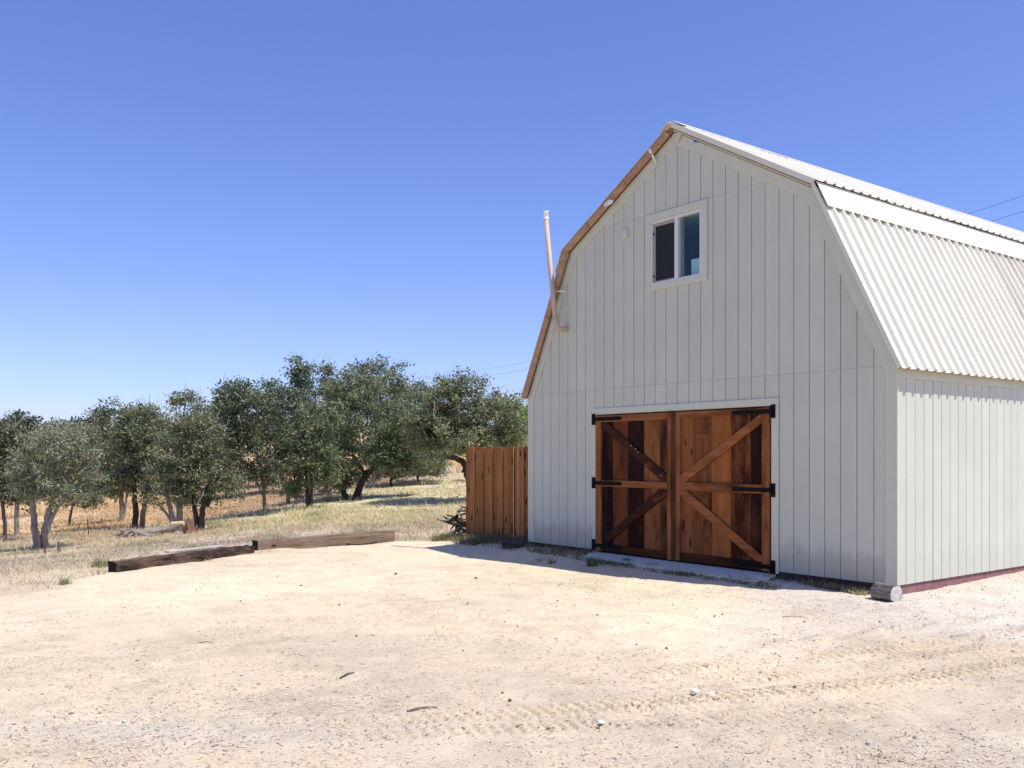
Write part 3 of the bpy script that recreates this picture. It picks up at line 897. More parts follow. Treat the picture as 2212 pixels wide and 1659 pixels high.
R_ = leaf([(2.963, 3.19, 'p_knotty'), (2.643, 2.963, 'p_brown'), (2.319, 2.643, 'p_orange'), (1.996, 2.319, 'p_mottled'), (1.79, 1.996, 'p_black')],
          [("stile", 3.180, 3.258, .036, 'f_rail' if False else 'f_tan'), ("stile", 1.685, 1.799, .036, 'f_tan')],
          [(1.801, 3.178, 2.118, 2.198, 'f_rail'), (1.801, 3.178, 1.114, 1.226, 'f_rail'), (1.801, 3.178, .146, .25, 'f_dkrail')],
          [([(1.802, 2.012), (1.802, 2.105), (1.83, 2.116), (3.177, 1.315), (3.177, 1.2275), (3.08, 1.2275)][::-1], 'b_light'),
           ([(3.177, 1.1125), (3.06, 1.1125), (1.802, .325), (1.802, .254), (1.90, .254), (3.177, 1.045)], 'b_light')],
          "right leaf of lighter reclaimed planks with tan braces")
mb = MB(); mb.box(2.71, 2.90, .0045, .014, 1.835, 1.885); mb.build("patch_batten", M['b_light'], R_, bevel=.004)
def hinge(lf, z, pu0, pu1, tip, sgn):
    h = empty("hinge", (0, 0, 0), 0, lf)
    root = (pu0 + pu1) / 2
    mb = MB()
    mb.box(pu0, pu1, .0215, .032, z - .085, z + .085)
    mb.box(pu0 - .006 if sgn > 0 else pu1 - .028, pu0 + .028 if sgn > 0 else pu1 + .006, .0325, .052, z - .035, z + .035)
    # tapered strap with a rounded tip
    a = pu1 if sgn < 0 else pu0
    a = pu0 + .01 if sgn > 0 else pu1 - .01
    hw = .027
    body = [(a, z - hw), (a, z + hw), (tip - sgn * .0, z + hw * .0)]
    d_ = -1 if tip < a else 1
    pts = [(a, z - hw), (tip - d_ * .035, z - hw), (tip - d_ * .010, z - hw * .6), (tip, z), (tip - d_ * .010, z + hw * .6), (tip - d_ * .035, z + hw), (a, z + hw)]
    mb.prism_xz(pts, .0375 if True else 0, .0445)
    o = mb.build("hinge", M['black'], lf)
    bpy.data.objects.remove(h)
    return o
def hinge_bolts(lf, z, us):
    for u in us:
        mb = MB(); mb.tube([(u, .044, z), (u, .049, z), (u, .051, z)], [.009, .009, .005], 8); mb.build("bolt", M['steel'] if False else M['black'], lf)
for z, zz in ((2.147, 0), (1.175, 0), (.226, 0)):
    hinge(L, z, 4.908, 4.985, 4.316, 1)
for z in (2.147, 1.160, .200):
    hinge(R_, z, 1.600, 1.665, 2.275, -1)
for u, z in ((4.12, 1.735), (4.03, 1.69), (3.99, 1.64), (3.53, 1.31)):
    mb = MB(); mb.tube([(u, .033, z), (u, .037, z), (u, .039, z)], [.009, .009, .004], 8); mb.build("bolt", M['steel'], L)
# dark threshold gap
mb = MB(); mb.box(1.67, 4.90, -.10, -.025, .10, 2.21); mb.build("door_backing", M['tie_end'], barn)

# vent pipe, clipped to the left rake
pipe = empty("vent_pipe", tuple(bw @ Vector((5.70, 0, 0))), BARN_ROT)
tag(pipe, "slender tan vent pipe leaning up past the barn's left roof edge", "pipe")
ox = 5.70
mb = MB()
path = crom([(5.60 - ox, -.0, 3.60), (5.60 - ox, .10, 3.60), (5.635 - ox, .165, 3.63), (5.655 - ox, .185, 3.72), (5.665 - ox, .19, 3.80)], 5)
mb.tube(path, [.042] * len(path), 12); mb.build("elbow", M['pipe'], pipe, smooth=True)
mb = MB(); mb.tube([(5.663 - ox, .19, 3.76), (5.70 - ox, .195, 4.05), (5.86 - ox, .22, 5.38)], [.039] * 3, 14); mb.build("pipe_run", M['pipe'], pipe, smooth=True)
mb = MB(); mb.tube([(5.860 - ox, .22, 5.36), (5.868 - ox, .221, 5.43)], [.045, .045], 14); mb.build("collar", M['white'], pipe)
mb = MB(); mb.tube([(5.866 - ox, .221, 5.431), (5.874 - ox, .222, 5.50)], [.038, .043], 14); mb.tube([(5.83 - ox, .222, 5.47), (5.80 - ox, .222, 5.49), (5.80 - ox, .222, 5.45)], [.012, .018, .010], 6); mb.build("cap", M['white'], pipe)
mb = MB(); mb.box(5.60 - ox, 5.69 - ox, .145, .153, 4.19, 4.203); mb.box(5.585 - ox, 5.60 - ox, .022, .153, 4.185, 4.208); mb.build("strap", M['white'], pipe)

# concrete apron in front of the doors
mb = MB()
mb.hexa([tuple(bw @ Vector(p)) for p in ((1.60, 0.0, -.10), (5.05, 0.0, -.10), (4.75, .40, -.10), (1.52, .48, -.10), (1.60, 0.0, .115), (5.05, 0.0, .122), (4.75, .40, .085), (1.52, .48, .070))])
apron = mb.build("concrete_apron", M['concrete'], bevel=.006); tag(apron, kind='structure')

# ------------------------------------------------------------------ cedar fence panel
fence = empty("fence", tuple(bw @ Vector((7.9, -.30, 0))), BARN_ROT)
tag(fence, "tall reddish cedar board fence beside the barn's left corner", "fence")
fb = [8.834, 8.709, 8.547, 8.401, 8.251, 8.110, 7.973, 7.822, 7.662, 7.516, 7.33, 7.219, 7.058, 6.92, 6.78, 6.63]
for i in range(len(fb) - 1):
    b, a = fb[i] - 7.9, fb[i + 1] - 7.9
    lapped = i % 2
    a_ = a + .003
    if not lapped: a -= .02; b += .02
    y0_ = .022 if lapped else 0.0
    zt = 1.742 + random.uniform(-.008, .008); zb = -.06 + .04 * (i / 15)
    wv = random.uniform(.0, .006)
    mb = MB()
    mb.hexa([(a + .003 + wv, y0_, zb), (b - .002, y0_, zb), (b - .002, y0_ + .018, zb), (a + .003 + wv, y0_ + .018, zb), (a + .003, y0_, zt), (b - .002 - wv, y0_, zt), (b - .002 - wv, y0_ + .018, zt), (a + .003, y0_ + .018, zt)])
    pk = mb.build("picket", M['fence' if i % 3 else 'fence_b'], fence, bevel=.002)
    if i in (1, 2, 4, 6, 8, 9, 10, 11):       # paler sapwood along one edge of the board
        w = .036 if i == 10 else random.uniform(.012, .022)
        mb = MB(); y2 = y0_ + .0185
        mb.hexa([(a_, y2, zb), (a_ + w, y2, zb), (a_ + w, y2 + .002, zb), (a_, y2 + .002, zb), (a_, y2, zt - .002), (a_ + w * .8, y2, zt - .002), (a_ + w * .8, y2 + .002, zt - .002), (a_, y2 + .002, zt - .002)])
        mb.build("sapwood_edge", M['sapwood'], pk)
for z in (.25, .9, 1.5):
    mb = MB(); mb.box(-1.27, .92, -.045, -.002, z, z + .085); mb.build("back_rail", M['fence_b'], fence)
for u in (-1.2, -.2, .84):
    mb = MB(); mb.box(u - .045, u + .045, -.14, -.047, -.3, 1.70); mb.build("post", M['fence_b'], fence)

# ------------------------------------------------------------------ landscape timbers, plank
def beam(name, A, B, h, w, mats, label, cat, group=None, rough=.008, sink=.01, lift=0.0):
    A = np.array(A); B = np.array(B); d = B - A; Lg = np.linalg.norm(d)
    ang = math.atan2(d[1], d[0])
    z0 = float(smooth_h(np.array([A[0]]), np.array([A[1]]))[0]); z1 = float(smooth_h(np.array([B[0]]), np.array([B[1]]))[0])
    nseg = 22; sec = [(0, 0), (w * .5, -.002), (w, 0), (w + .002, h * .5), (w, h), (w * .5, h + .003), (0, h), (-.002, h * .5)]
    V = []; k = len(sec)
    r = np.random.default_rng(int(abs(A[0]) * 100))
    for i in range(nseg + 1):
        s = i / nseg * Lg
        for j, (yy, zz) in enumerate(sec):
            V.append((s + r.normal(0, rough * .4), yy + r.normal(0, rough), zz - sink + r.normal(0, rough) + (z1 - z0) * i / nseg))
    Q_ = [(i * k + j, i * k + (j + 1) % k, (i + 1) * k + (j + 1) % k, (i + 1) * k + j) for i in range(nseg) for j in range(k)]
    mb = MB(); mb.add(V, quads=Q_, polys=[list(range(k)), list(range(nseg * k, (nseg + 1) * k))])
    e = empty(name, (A[0], A[1], z0 + lift), ang)
    tag(e, label, cat, group)
    bo = mb.build("beam", M[mats[0]], e)
    bo.data.materials.append(M[mats[1]])
    for p in bo.data.polygons:
        if abs(p.normal.x) > .8 and len(p.vertices) > 4: p.material_index = 1
    return e
beam("landscape_timber", (-5.41, 12.64), (-4.15, 14.90), .150, .18, ('tie_dark', 'tie_end'), "dark creosoted timber lying left along the yard edge", "timber", "timbers edging the dirt yard", .009)
beam("landscape_timber", (-4.16, 15.10), (-2.17, 17.06), .185, .18, ('tie_grey', 'tie_end'), "brown weathered timber with black end, right one along yard edge", "timber", "timbers edging the dirt yard", .004, .0, .012)
mb = MB()
A = np.array([-5.10, 13.72]); B = np.array([-4.55, 14.66])
d = (B - A) / np.linalg.norm(B - A); n = np.array([-d[1], d[0]])
q = lambda s, t, z: (A[0] + d[0] * s + n[0] * t, A[1] + d[1] * s + n[1] * t, z)
mb.hexa([q(0, 0, .145), q(1.05, 0, .15), q(1.05, .10, .15), q(0, .10, .145), q(0, 0, .17), q(1.05, 0, .172), q(1.05, .10, .172), q(0, .10, .17)])
o = mb.build("plank", M['grey_plank'], bevel=.003); tag(o, "thin silvery plank lying on the dark timber's back edge", "plank")

# ------------------------------------------------------------------ log round by the barn corner
def logmesh(R, Lg, k=40, n=9, seed=1, ridge=.10):
    r = np.random.default_rng(seed)
    a = np.arange(k) * 2 * np.pi / k
    rd = 1 + ridge * (r.random(k) - .5) * 2 + .05 * np.sin(2 * a + 1) + .03 * np.sin(3 * a)
    V = []
    for i in range(n):
        s = (i / (n - 1) - .5) * Lg
        jit = 1 + .03 * r.normal(size=k)
        rr = R * rd * jit * (1 - .04 * abs(i / (n - 1) - .4))
        for j in range(k): V.append((s, rr[j] * math.cos(a[j]), rr[j] * math.sin(a[j])))
    Q_ = [(i * k + j, i * k + (j + 1) % k, (i + 1) * k + (j + 1) % k, (i + 1) * k + j) for i in range(n - 1) for j in range(k)]
    return V, Q_, k, n
M['log_bark'] = wood("furrowed_log_bark", (.05, .04, .034), (.33, .29, .255), axis='X', grain=.55)
M['log_end'] = plain("silvered_end_grain", (.50, .47, .43), .9, .18, 25, bmp=.3)
lp = hit(1921, 1301)
lg = empty("log_round", (lp[0], lp[1] + .08, lp[2]), math.atan2(-.86, .52))
tag(lg, "short cut log round lying by the barn's right corner", "log")
V_, Q_, k, n = logmesh(.098, .255)
V_ = [(a, b, c + .09) for a, b, c in V_]
mb = MB(); mb.add(V_, quads=Q_); mb.build("bark", M['log_bark'], lg)
for sgn, i0 in ((1, n - 1), (-1, 0)):
    ring = [V_[i0 * k + j] for j in range(k)]
    mb = MB(); cV = [(p[0] - sgn * .004, p[1] * .985, .09 + (p[2] - .09) * .985) for p in ring] + [(p[0] + sgn * .001, p[1] * .5, .09 + (p[2] - .09) * .5) for p in ring] + [(ring[0][0] - sgn * .002, 0, .09)]
    mb.add(cV, quads=[(j, (j + 1) % k, k + (j + 1) % k, k + j) for j in range(k)], tris=[(k + j, k + (j + 1) % k, 2 * k) for j in range(k)])
    mb.build("cut_end", M['log_end'], lg)

# ------------------------------------------------------------------ oak trees
def leaves(C, sig, n, size, base, rg):
    """C cluster centres (m,3), sig (m,3); n leaves each -> diamond leaves"""
    m = len(C)
    P = C[:, None, :] + rg.normal(size=(m, n, 3)) * sig[:, None, :]
    P = P.reshape(-1, 3)
    t = rg.normal(size=P.shape); t /= np.linalg.norm(t, axis=1, keepdims=True)
    nn = rg.normal(size=P.shape) + np.array([0, 0, .9]); nn /= np.linalg.norm(nn, axis=1, keepdims=True)
    t = t - nn * (t * nn).sum(1, keepdims=True); t /= np.linalg.norm(t, axis=1, keepdims=True) + 1e-6
    b = np.cross(nn, t)
    s = size * rg.uniform(.45, 1.55, (len(P), 1))
    V = np.stack([P + t * s, P + b * s * .55, P - t * s, P - b * s * .55], 1).reshape(-1, 3)
    Q = np.arange(len(P) * 4).reshape(-1, 4)
    cl = np.repeat(rg.uniform(.62, 1.38, (m, 1)), n, 0)
    hue = np.repeat(rg.normal(0, 1, (m, 1)), n, 0)
    lf = rg.uniform(.7, 1.3, (len(P), 1))
    col = np.array(base)[None, :] * cl * lf * (1 + hue * np.array([.12, .02, .03])[None, :])
    pale = rg.random((len(P), 1)) < .16
    col = np.where(pale, np.array([.27, .275, .18])[None, :] * lf, col)
    return V, Q, np.repeat(np.clip(col, .005, .6), 4, 0)

def tree(name, label, base_px, blobs, seed, bark='bark', tint=(.075, .098, .045), trunks=None, r0=.14, dens=1.0, twigs=1.0, moss=1.0, group="oaks along the slope", lean=None, dist=None, cat="tree", leafpx=2.15):
    rg = np.random.default_rng(seed)
    B = hit(*base_px) if dist is None else None
    if dist is not None:
        x = (base_px[0] - PCX) / FOC * dist
        B = np.array([x, dist, float(smooth_h(np.array([x]), np.array([dist]))[0])])
    D = B[1]; k = D / FOC                       # metres per picture pixel at the tree
    root = empty(name, tuple(B))
    tag(root, label, cat, group)
    def loc(px, py, dy=0.0):
        return np.array([(px - PCX) * k - B[0], dy, EYE - (py - HOR) * k - B[2]])
    tb = Tubes()
    limbs = []
    bl = []
    for (px, py, rx, ry) in blobs:
        dy = rg.uniform(-.35, .35) * rx * k
        bl.append((loc(px, py, dy), rx * k, ry * k))
    # trunks
    tops = []
    if trunks is None:
        c0 = np.mean([b[0] for b in bl], 0); zb = min(b[0][2] - b[2] * .3 for b in bl)
        trunks = [[(0, 0), None]]
        pts = [np.zeros(3) - np.array([0, 0, .25]), np.array([c0[0] * .08 + rg.normal(0, .06), 0, zb * .35]), np.array([c0[0] * .28, c0[1] * .3, zb * .75]), np.array([c0[0] * .5, c0[1] * .5, zb * 1.12])]
        paths = [(pts, r0)]
    else:
        paths = []
        for tr in trunks:
            pts = [loc(p[0], p[1], rg.normal(0, .05)) for p in tr[0]]
            pts[0] = pts[0] + np.array([0, 0, -.3])
            paths.append((pts, tr[1]))
    for pts, rr in paths:
        P = crom(pts, 5)
        P[1:-1] += rg.normal(0, rr * .12, P[1:-1].shape)
        Rr = np.linspace(rr * 1.0, rr * .62, len(P)); Rr[0] *= 1.5; Rr[1] *= 1.18
        tb.add(P, Rr, 8)
        tops.append((P[-1], rr * .62)); limbs.append(P[len(P) // 2:])
    # limbs to each blob
    for c, rx, ry in bl:
        j = int(np.argmin([np.linalg.norm(c - t[0]) for t in tops]))
        s, rr = tops[j]
        e = c + np.array([0, 0, ry * .25])
        m1 = s + (e - s) * .35 + rg.normal(0, .12, 3) * np.linalg.norm(e - s) * .7
        m2 = s + (e - s) * .7 + rg.normal(0, .10, 3) * np.linalg.norm(e - s) * .7
        P = crom([s, m1, m2, e], 4)
        tb.add(P, np.linspace(rr * .75, rr * .2, len(P)), 6)
        limbs.append(P)
    LP = np.concatenate(limbs)
    Cs = []; Sg = []
    for c, rx, ry in bl:
        nC = max(8, int(dens * 9.5 * (rx * ry) ** .75 / (k * 16) ** 1.5))
        d = rg.normal(size=(nC, 3)); d /= np.linalg.norm(d, axis=1, keepdims=True)
        r = rg.uniform(.35, 1.0, (nC, 1)) ** .6
        r *= 1 + .15 * rg.normal(size=(nC, 1))
        r = np.where(rg.random((nC, 1)) < .07, rg.uniform(1.05, 1.32, (nC, 1)), r)
        pos = c + d * r * np.array([rx * .92, rx * .85, ry * .92])
        Cs.append(pos)
        s0 = np.clip(8 * k, .08, .6)
        Sg.append(np.stack([rg.uniform(.8, 1.5, nC) * s0, rg.uniform(.8, 1.5, nC) * s0, rg.uniform(.45, .85, nC) * s0], 1))
    Cs = np.concatenate(Cs); Sg = np.concatenate(Sg)
    keep = Cs[:, 2] > .25
    Cs = Cs[keep]; Sg = Sg[keep]
    # boughs to clusters
    for i in range(0, len(Cs), 3 if D < 60 else 7):
        c = Cs[i]
        q = LP[int(np.argmin(((LP - c) ** 2).sum(1)))]
        ln = np.linalg.norm(c - q)
        if ln < .1: continue
        m = (q + c) / 2 + rg.normal(0, .14, 3) * ln
        P = crom([q, m, c], 3)
        w = np.clip(.012 + .012 * ln, .014, .05)
        tb.add(P, np.linspace(w, w * .4, len(P)), 4)
    tb.build("trunk", M[bark], root)
    nl = 58
    V, Q, c = leaves(Cs, Sg, nl, leafpx * 2212 / 1024 * k * .62, tint, rg)
    cr = mk("crown", V, [Q], M['leaf'], root, col=c); cr["kind"] = "stuff"
    # lichen-grey bare twigs reaching through the crown, moss hanging under it
    if D < 70 and twigs > 0:
        tw = Tubes()
        top = Cs[Cs[:, 2] > np.quantile(Cs[:, 2], .86)]
        for i in rg.integers(0, len(top), int(5 * twigs)):
            c = top[i]; ln = rg.uniform(20, 42) * k
            d = np.array([rg.normal(0, .5), rg.normal(0, .3), 1.0]); d /= np.linalg.norm(d)
            P = crom([c, c + d * ln * .5 + rg.normal(0, .08, 3) * ln, c + d * ln + rg.normal(0, .2, 3) * ln], 3)
            tw.add(P, np.linspace(.8, .3, len(P)) * k, 3)
        nT = int(len(Cs) * .38 * twigs)
        for i in rg.integers(0, len(Cs), nT):
            c = Cs[i] + rg.normal(0, .1, 3)
            d = rg.normal(size=3) + np.array([.25, -.6, .15]); d /= np.linalg.norm(d)
            ln = rg.uniform(.25, .75) * np.clip(22 * k, .2, 1)*1.6
            P = np.array([c, c + d * ln * .4 + rg.normal(0, .1, 3) * ln, c + d * ln * .75 + rg.normal(0, .14, 3) * ln, c + d * ln + rg.normal(0, .2, 3) * ln + np.array([0, 0, -.15 * ln])])
            w = .75 * k * rg.uniform(.6, 1.5)
            tw.add(P, np.array([w, w * .9, w * .7, w * .3]), 3)
        low = Cs[Cs[:, 2] < np.quantile(Cs[:, 2], .28)]
        for i in rg.integers(0, len(low), int(len(low) * .8 * moss)):
            c = low[i] + rg.normal(0, .12, 3)
            ln = rg.uniform(.2, .6) * np.clip(24 * k, .2, 1) * 1.3
            P = np.array([c, c + np.array([rg.normal(0, .05), 0, -ln * .5]), c + np.array([rg.normal(0, .08), 0, -ln])])
            w = .5 * k * rg.uniform(.6, 1.5)
            tw.add(P, np.array([w, w * 1.1, w * .3]), 3)
        tw.build("twigs", M['lichen'], root)["kind"] = "stuff"
    return root

OL = (0.202, 0.226, 0.109); GR = (0.158, 0.206, 0.097); DK = (.150, .178, .090); GY = (.222, .240, .142); BR = (0.228, 0.360, 0.087); FAR = (0.174, 0.222, 0.134)
tree("oak_tree", "olive-brown oak cut off by the photo's left edge", (8, 1172), [(0, 1010, 60, 75), (35, 1060, 45, 42), (-65, 1000, 60, 90), (20, 950, 45, 40)], 1, tint=(.09, .094, .04), r0=.07)
tree("oak_tree", "thin grey oak stem standing behind the far left tree", (37, 1160), [(35, 960, 55, 45), (60, 1010, 45, 40)], 2, bark='bark_pale', tint=GY, r0=.09)
tree("oak_tree", "lichen-grey oak with pale twin trunks forking near the ground", (88, 1186), [(120, 985, 85, 58), (70, 1040, 58, 45), (165, 1020, 50, 45), (110, 940, 60, 30), (150, 1070, 60, 24)], 3, dens=.72, bark='bark_pale', tint=GY, twigs=1.6,
     trunks=[([(84, 1186), (82, 1160), (74, 1125), (72, 1080)], .105), ([(92, 1184), (96, 1150), (104, 1120), (112, 1090), (130, 1050)], .10), ([(104, 1118), (122, 1100), (138, 1070)], .06)])
tree("oak_tree", "small thin-stemmed oak right of the pale twin trunks", (147, 1140), [(180, 1070, 40, 32), (200, 965, 60, 50), (150, 1050, 40, 30)], 4, tint=GY, r0=.06, moss=1.6)
tree("oak_tree", "grey-trunked oak standing back behind the two dark trunks", (265, 1128), [(262, 1000, 55, 55), (240, 1045, 40, 28)], 5, bark='bark_pale', tint=OL, trunks=[([(266, 1130), (264, 1100), (260, 1060)], .13), ([(266, 1105), (274, 1080), (276, 1050)], .06)])
tree("oak_tree", "dark straight-trunked oak with twiggy crown left of the fallen trunk", (290, 1141), [(262, 940, 66, 62), (300, 985, 60, 72), (215, 900, 28, 20), (245, 1040, 55, 32), (255, 888, 45, 22)], 6, dens=.72, bark='bark_dark', tint=DK, twigs=1.7, trunks=[([(290, 1142), (291, 1100), (288, 1050), (292, 1000)], .115)], moss=1.5)
tree("oak_tree", "oak whose grey trunk leans right above the fallen trunk's left end", (304, 1142), [(330, 950, 48, 78), (312, 890, 30, 24), (345, 1020, 45, 40), (335, 1068, 42, 22)], 7, dens=.72, tint=OL, twigs=1.8, trunks=[([(303, 1143), (312, 1105), (318, 1060), (325, 1000)], .10)])
tree("oak_tree", "bushy oak with two crooked grey trunks behind the fallen trunk", (382, 1150), [(385, 955, 58, 88), (398, 866, 38, 22), (425, 935, 50, 60), (360, 1030, 35, 40), (402, 1075, 36, 26)], 8, dens=.72, bark='bark_pale', tint=OL, twigs=2.2, trunks=[([(384, 1152), (374, 1115), (360, 1070), (352, 1020)], .085), ([(388, 1150), (386, 1110), (378, 1060), (380, 1010)], .105), ([(372, 1108), (352, 1098), (338, 1090)], .04)])
tree("oak_tree", "dark oak with a low V-shaped trunk right of the fallen trunk", (429, 1146), [(450, 1010, 62, 58), (405, 1062, 42, 38), (440, 950, 48, 50), (482, 1055, 40, 30)], 9, dens=.72, bark='bark_dark', tint=DK, trunks=[([(426, 1146), (424, 1115), (418, 1085), (420, 1030)], .085), ([(432, 1146), (438, 1110), (446, 1070), (462, 1020)], .10), ([(446, 1072), (468, 1030), (490, 1000)], .06)])
tree("oak_tree", "slim oak standing alone with forked grey stem on orange litter", (571, 1115), [(560, 930, 66, 78), (522, 868, 58, 42), (600, 985, 48, 45), (530, 1020, 36, 32), (500, 940, 45, 60), (592, 1025, 26, 26), (560, 1010, 40, 22)], 10, dens=.72, tint=(.085, .108, .05), trunks=[([(571, 1116), (570, 1075), (566, 1030), (556, 975)], .075), ([(569, 1050), (588, 1010), (592, 965)], .04), ([(567, 1050), (545, 1020), (528, 1000)], .028)])
tree("oak_tree", "oak with a straight black double trunk left of the leaning oak", (667, 1100), [(665, 928, 70, 68), (708, 892, 48, 30), (640, 990, 48, 48), (690, 985, 45, 45), (640, 1035, 30, 32), (705, 1010, 34, 36)], 11, dens=.72, bark='bark_dark', tint=GR, trunks=[([(664, 1101), (664, 1060), (660, 1010), (655, 960)], .075), ([(671, 1101), (672, 1060), (674, 1010), (690, 960)], .075)], moss=1.8)
tree("oak_tree", "broad oak with a dark trunk leaning far to the right", (757, 1078), [(800, 910, 108, 88), (740, 1000, 55, 58), (870, 950, 50, 58), (760, 850, 78, 44), (725, 1040, 42, 28), (840, 985, 60, 30), (895, 1000, 40, 26)], 12, bark='bark_dark', tint=GR, trunks=[([(765, 1078), (778, 1050), (795, 1022), (822, 996), (860, 975)], .155), ([(752, 1078), (742, 1060), (728, 1040), (715, 1000)], .12), ([(792, 1024), (775, 1000), (760, 980)], .05)])
tree("oak_tree", "small pale-stemmed oak seen under the leaning oak's branches", (810, 1054), [(826, 1000, 32, 22), (806, 985, 30, 25)], 13, bark='bark_pale', tint=OL, trunks=[([(810, 1055), (806, 1030), (804, 1010)], .09), ([(806, 1028), (816, 1012), (826, 1000)], .05)], twigs=.8, dens=.8)
tree("oak_tree", "mid-sized oak with straight dark stem right of the leaning trunk", (848, 1050), [(880, 965, 58, 58), (858, 1012, 38, 24), (930, 980, 40, 35)], 14, bark='bark_dark', tint=OL, r0=.08)
tree("oak_tree", "low drooping oak on the sunny slope left of the fence", (905, 1042), [(908, 990, 42, 34), (930, 1010, 28, 20)], 15, tint=GY, r0=.06, moss=1.8)
tree("oak_tree", "big oak arching a dark bent limb left above the fence", (1022, 1085), [(980, 900, 108, 72), (1060, 905, 85, 66), (1000, 838, 55, 34), (925, 930, 58, 56), (1100, 945, 50, 50), (1000, 950, 90, 36)], 16, dens=1.15, bark='bark_dark', tint=OL, trunks=[([(1022, 1085), (1012, 1035), (1002, 1002), (985, 990), (962, 985)], .14), ([(1004, 1004), (1020, 975), (1040, 940)], .09)], twigs=1.3)
tree("oak_tree", "bright green oak partly hidden by the barn's left corner", (1130, 1040), [(1118, 905, 42, 48), (1150, 930, 40, 55), (1125, 960, 45, 40), (1085, 880, 38, 28)], 17, tint=BR, r0=.1)
tree("oak_tree", "tall spindly oak rising above the crowns at the middle", (648, 1062), [(650, 792, 27, 23), (648, 830, 20, 26), (645, 866, 40, 30), (588, 852, 50, 34), (600, 900, 60, 55), (640, 815, 14, 14)], 18, bark='bark_dark', tint=FAR, r0=.12, group="taller oaks behind the front row")
tree("oak_tree", "wispy oak top poking up between the two tall crowns", (706, 1062), [(705, 800, 17, 13), (703, 838, 26, 34), (715, 880, 40, 40)], 19, tint=FAR, r0=.1, group="taller oaks behind the front row", dens=.8)
tree("oak_tree", "tallest rounded oak crown standing behind the leaning oak", (815, 1042), [(812, 812, 64, 40), (790, 862, 78, 45), (862, 838, 24, 22), (830, 900, 60, 50)], 20, bark='bark_dark', tint=FAR, r0=.16, group="taller oaks behind the front row")
tree("oak_tree", "oak crown showing in the dip left of the arching oak", (915, 1030), [(910, 846, 34, 22), (920, 890, 48, 46), (880, 880, 40, 40)], 21, tint=FAR, r0=.12, group="taller oaks behind the front row")
tree("oak_tree", "deep green oak filling the gap behind the slim lone oak", (492, 1078), [(498, 880, 42, 46), (488, 955, 52, 52), (520, 845, 30, 22)], 22, bark='bark_dark', tint=(.05, .085, .042), r0=.12, group="taller oaks behind the front row")
tree("oak_tree", "oak trunk with flared pale foot behind the black double trunk", (712, 1070), [(715, 960, 50, 50), (740, 930, 40, 40)], 23, bark='bark_pale', tint=DK, trunks=[([(714, 1072), (708, 1045), (704, 1010)], .13)])
tree("oak_tree", "bluish round oak on the far left skyline", (45, 960), [(40, 918, 45, 22), (62, 922, 30, 16), (10, 930, 34, 20)], 24, tint=(.09, .12, .085), dist=100, group="far oaks on the skyline", leafpx=2.6)
tree("oak_tree", "flat-topped far oaks' leftmost crown beside the skyline gap", (128, 960), [(128, 926, 28, 13), (150, 922, 26, 14)], 25, tint=(.075, .10, .07), dist=105, group="far oaks on the skyline", leafpx=2.6)
tree("oak_tree", "flat-topped far oak touching the dark twiggy oak's crown", (180, 960), [(178, 922, 30, 15), (205, 930, 34, 20)], 26, tint=(.075, .10, .07), dist=108, group="far oaks on the skyline", leafpx=2.6)
tree("oak_tree", "leafy oak closing the view behind the pale twin trunks", (190, 1052), [(150, 945, 60, 36), (215, 960, 50, 36), (80, 960, 60, 30)], 28, tint=GY, r0=.12, group="taller oaks behind the front row")
tree("oak_tree", "shadowed oak filling in behind the crooked grey trunks", (350, 1050), [(330, 930, 60, 44), (400, 940, 55, 44), (450, 900, 45, 38)], 29, tint=DK, r0=.12, group="taller oaks behind the front row")
tree("oak_tree", "oak half hidden between the slim oak and the black double trunk", (610, 1046), [(600, 930, 60, 40), (655, 935, 50, 36), (560, 930, 50, 36)], 30, tint=OL, r0=.12, group="taller oaks behind the front row")
tree("oak_tree", "oak hidden behind the arching oak's leafy left side", (905, 1022), [(900, 925, 60, 44), (960, 930, 55, 40), (845, 925, 55, 40)], 31, tint=OL, r0=.12, group="taller oaks behind the front row")
tree("oak_tree", "dim oak on the slope behind the photo's left edge trees", (20, 1075), [(10, 1000, 60, 40), (60, 1012, 60, 34), (-40, 980, 50, 46), (105, 1020, 45, 26)], 32, tint=DK, r0=.12, group="taller oaks behind the front row", dens=.8)
tree("oak_tree", "dim oak on the slope left of the dark straight-trunked oak", (172, 1058), [(150, 1005, 55, 34), (205, 1010, 55, 30), (250, 1012, 40, 26)], 33, tint=DK, r0=.12, group="taller oaks behind the front row", dens=.8)
tree("oak_tree", "dim oak on the slope behind the dark straight-trunked oak", (285, 1056), [(280, 945, 50, 40), (300, 1005, 55, 32), (345, 1015, 45, 26)], 34, tint=DK, r0=.12, group="taller oaks behind the front row", dens=.8)
tree("oak_tree", "dim oak on the slope behind the V-shaped trunk", (455, 1056), [(440, 1000, 55, 34), (500, 995, 44, 34), (390, 1005, 45, 30)], 35, tint=DK, r0=.12, group="taller oaks behind the front row", dens=.8)
tree("oak_tree", "dim oak on the slope behind the black double trunk", (668, 1040), [(650, 985, 46, 28), (700, 965, 46, 32)], 36, tint=DK, r0=.12, group="taller oaks behind the front row", dens=.8)
tree("young_oak", "knee-high oak sprout on a pale stump by the black trunk", (622, 1090), [(625, 1058, 22, 16)], 27, bark='bark_pale', tint=DK, trunks=[([(622, 1092), (622, 1075), (624, 1062)], .10)], group=None, twigs=.3, cat="sapling")

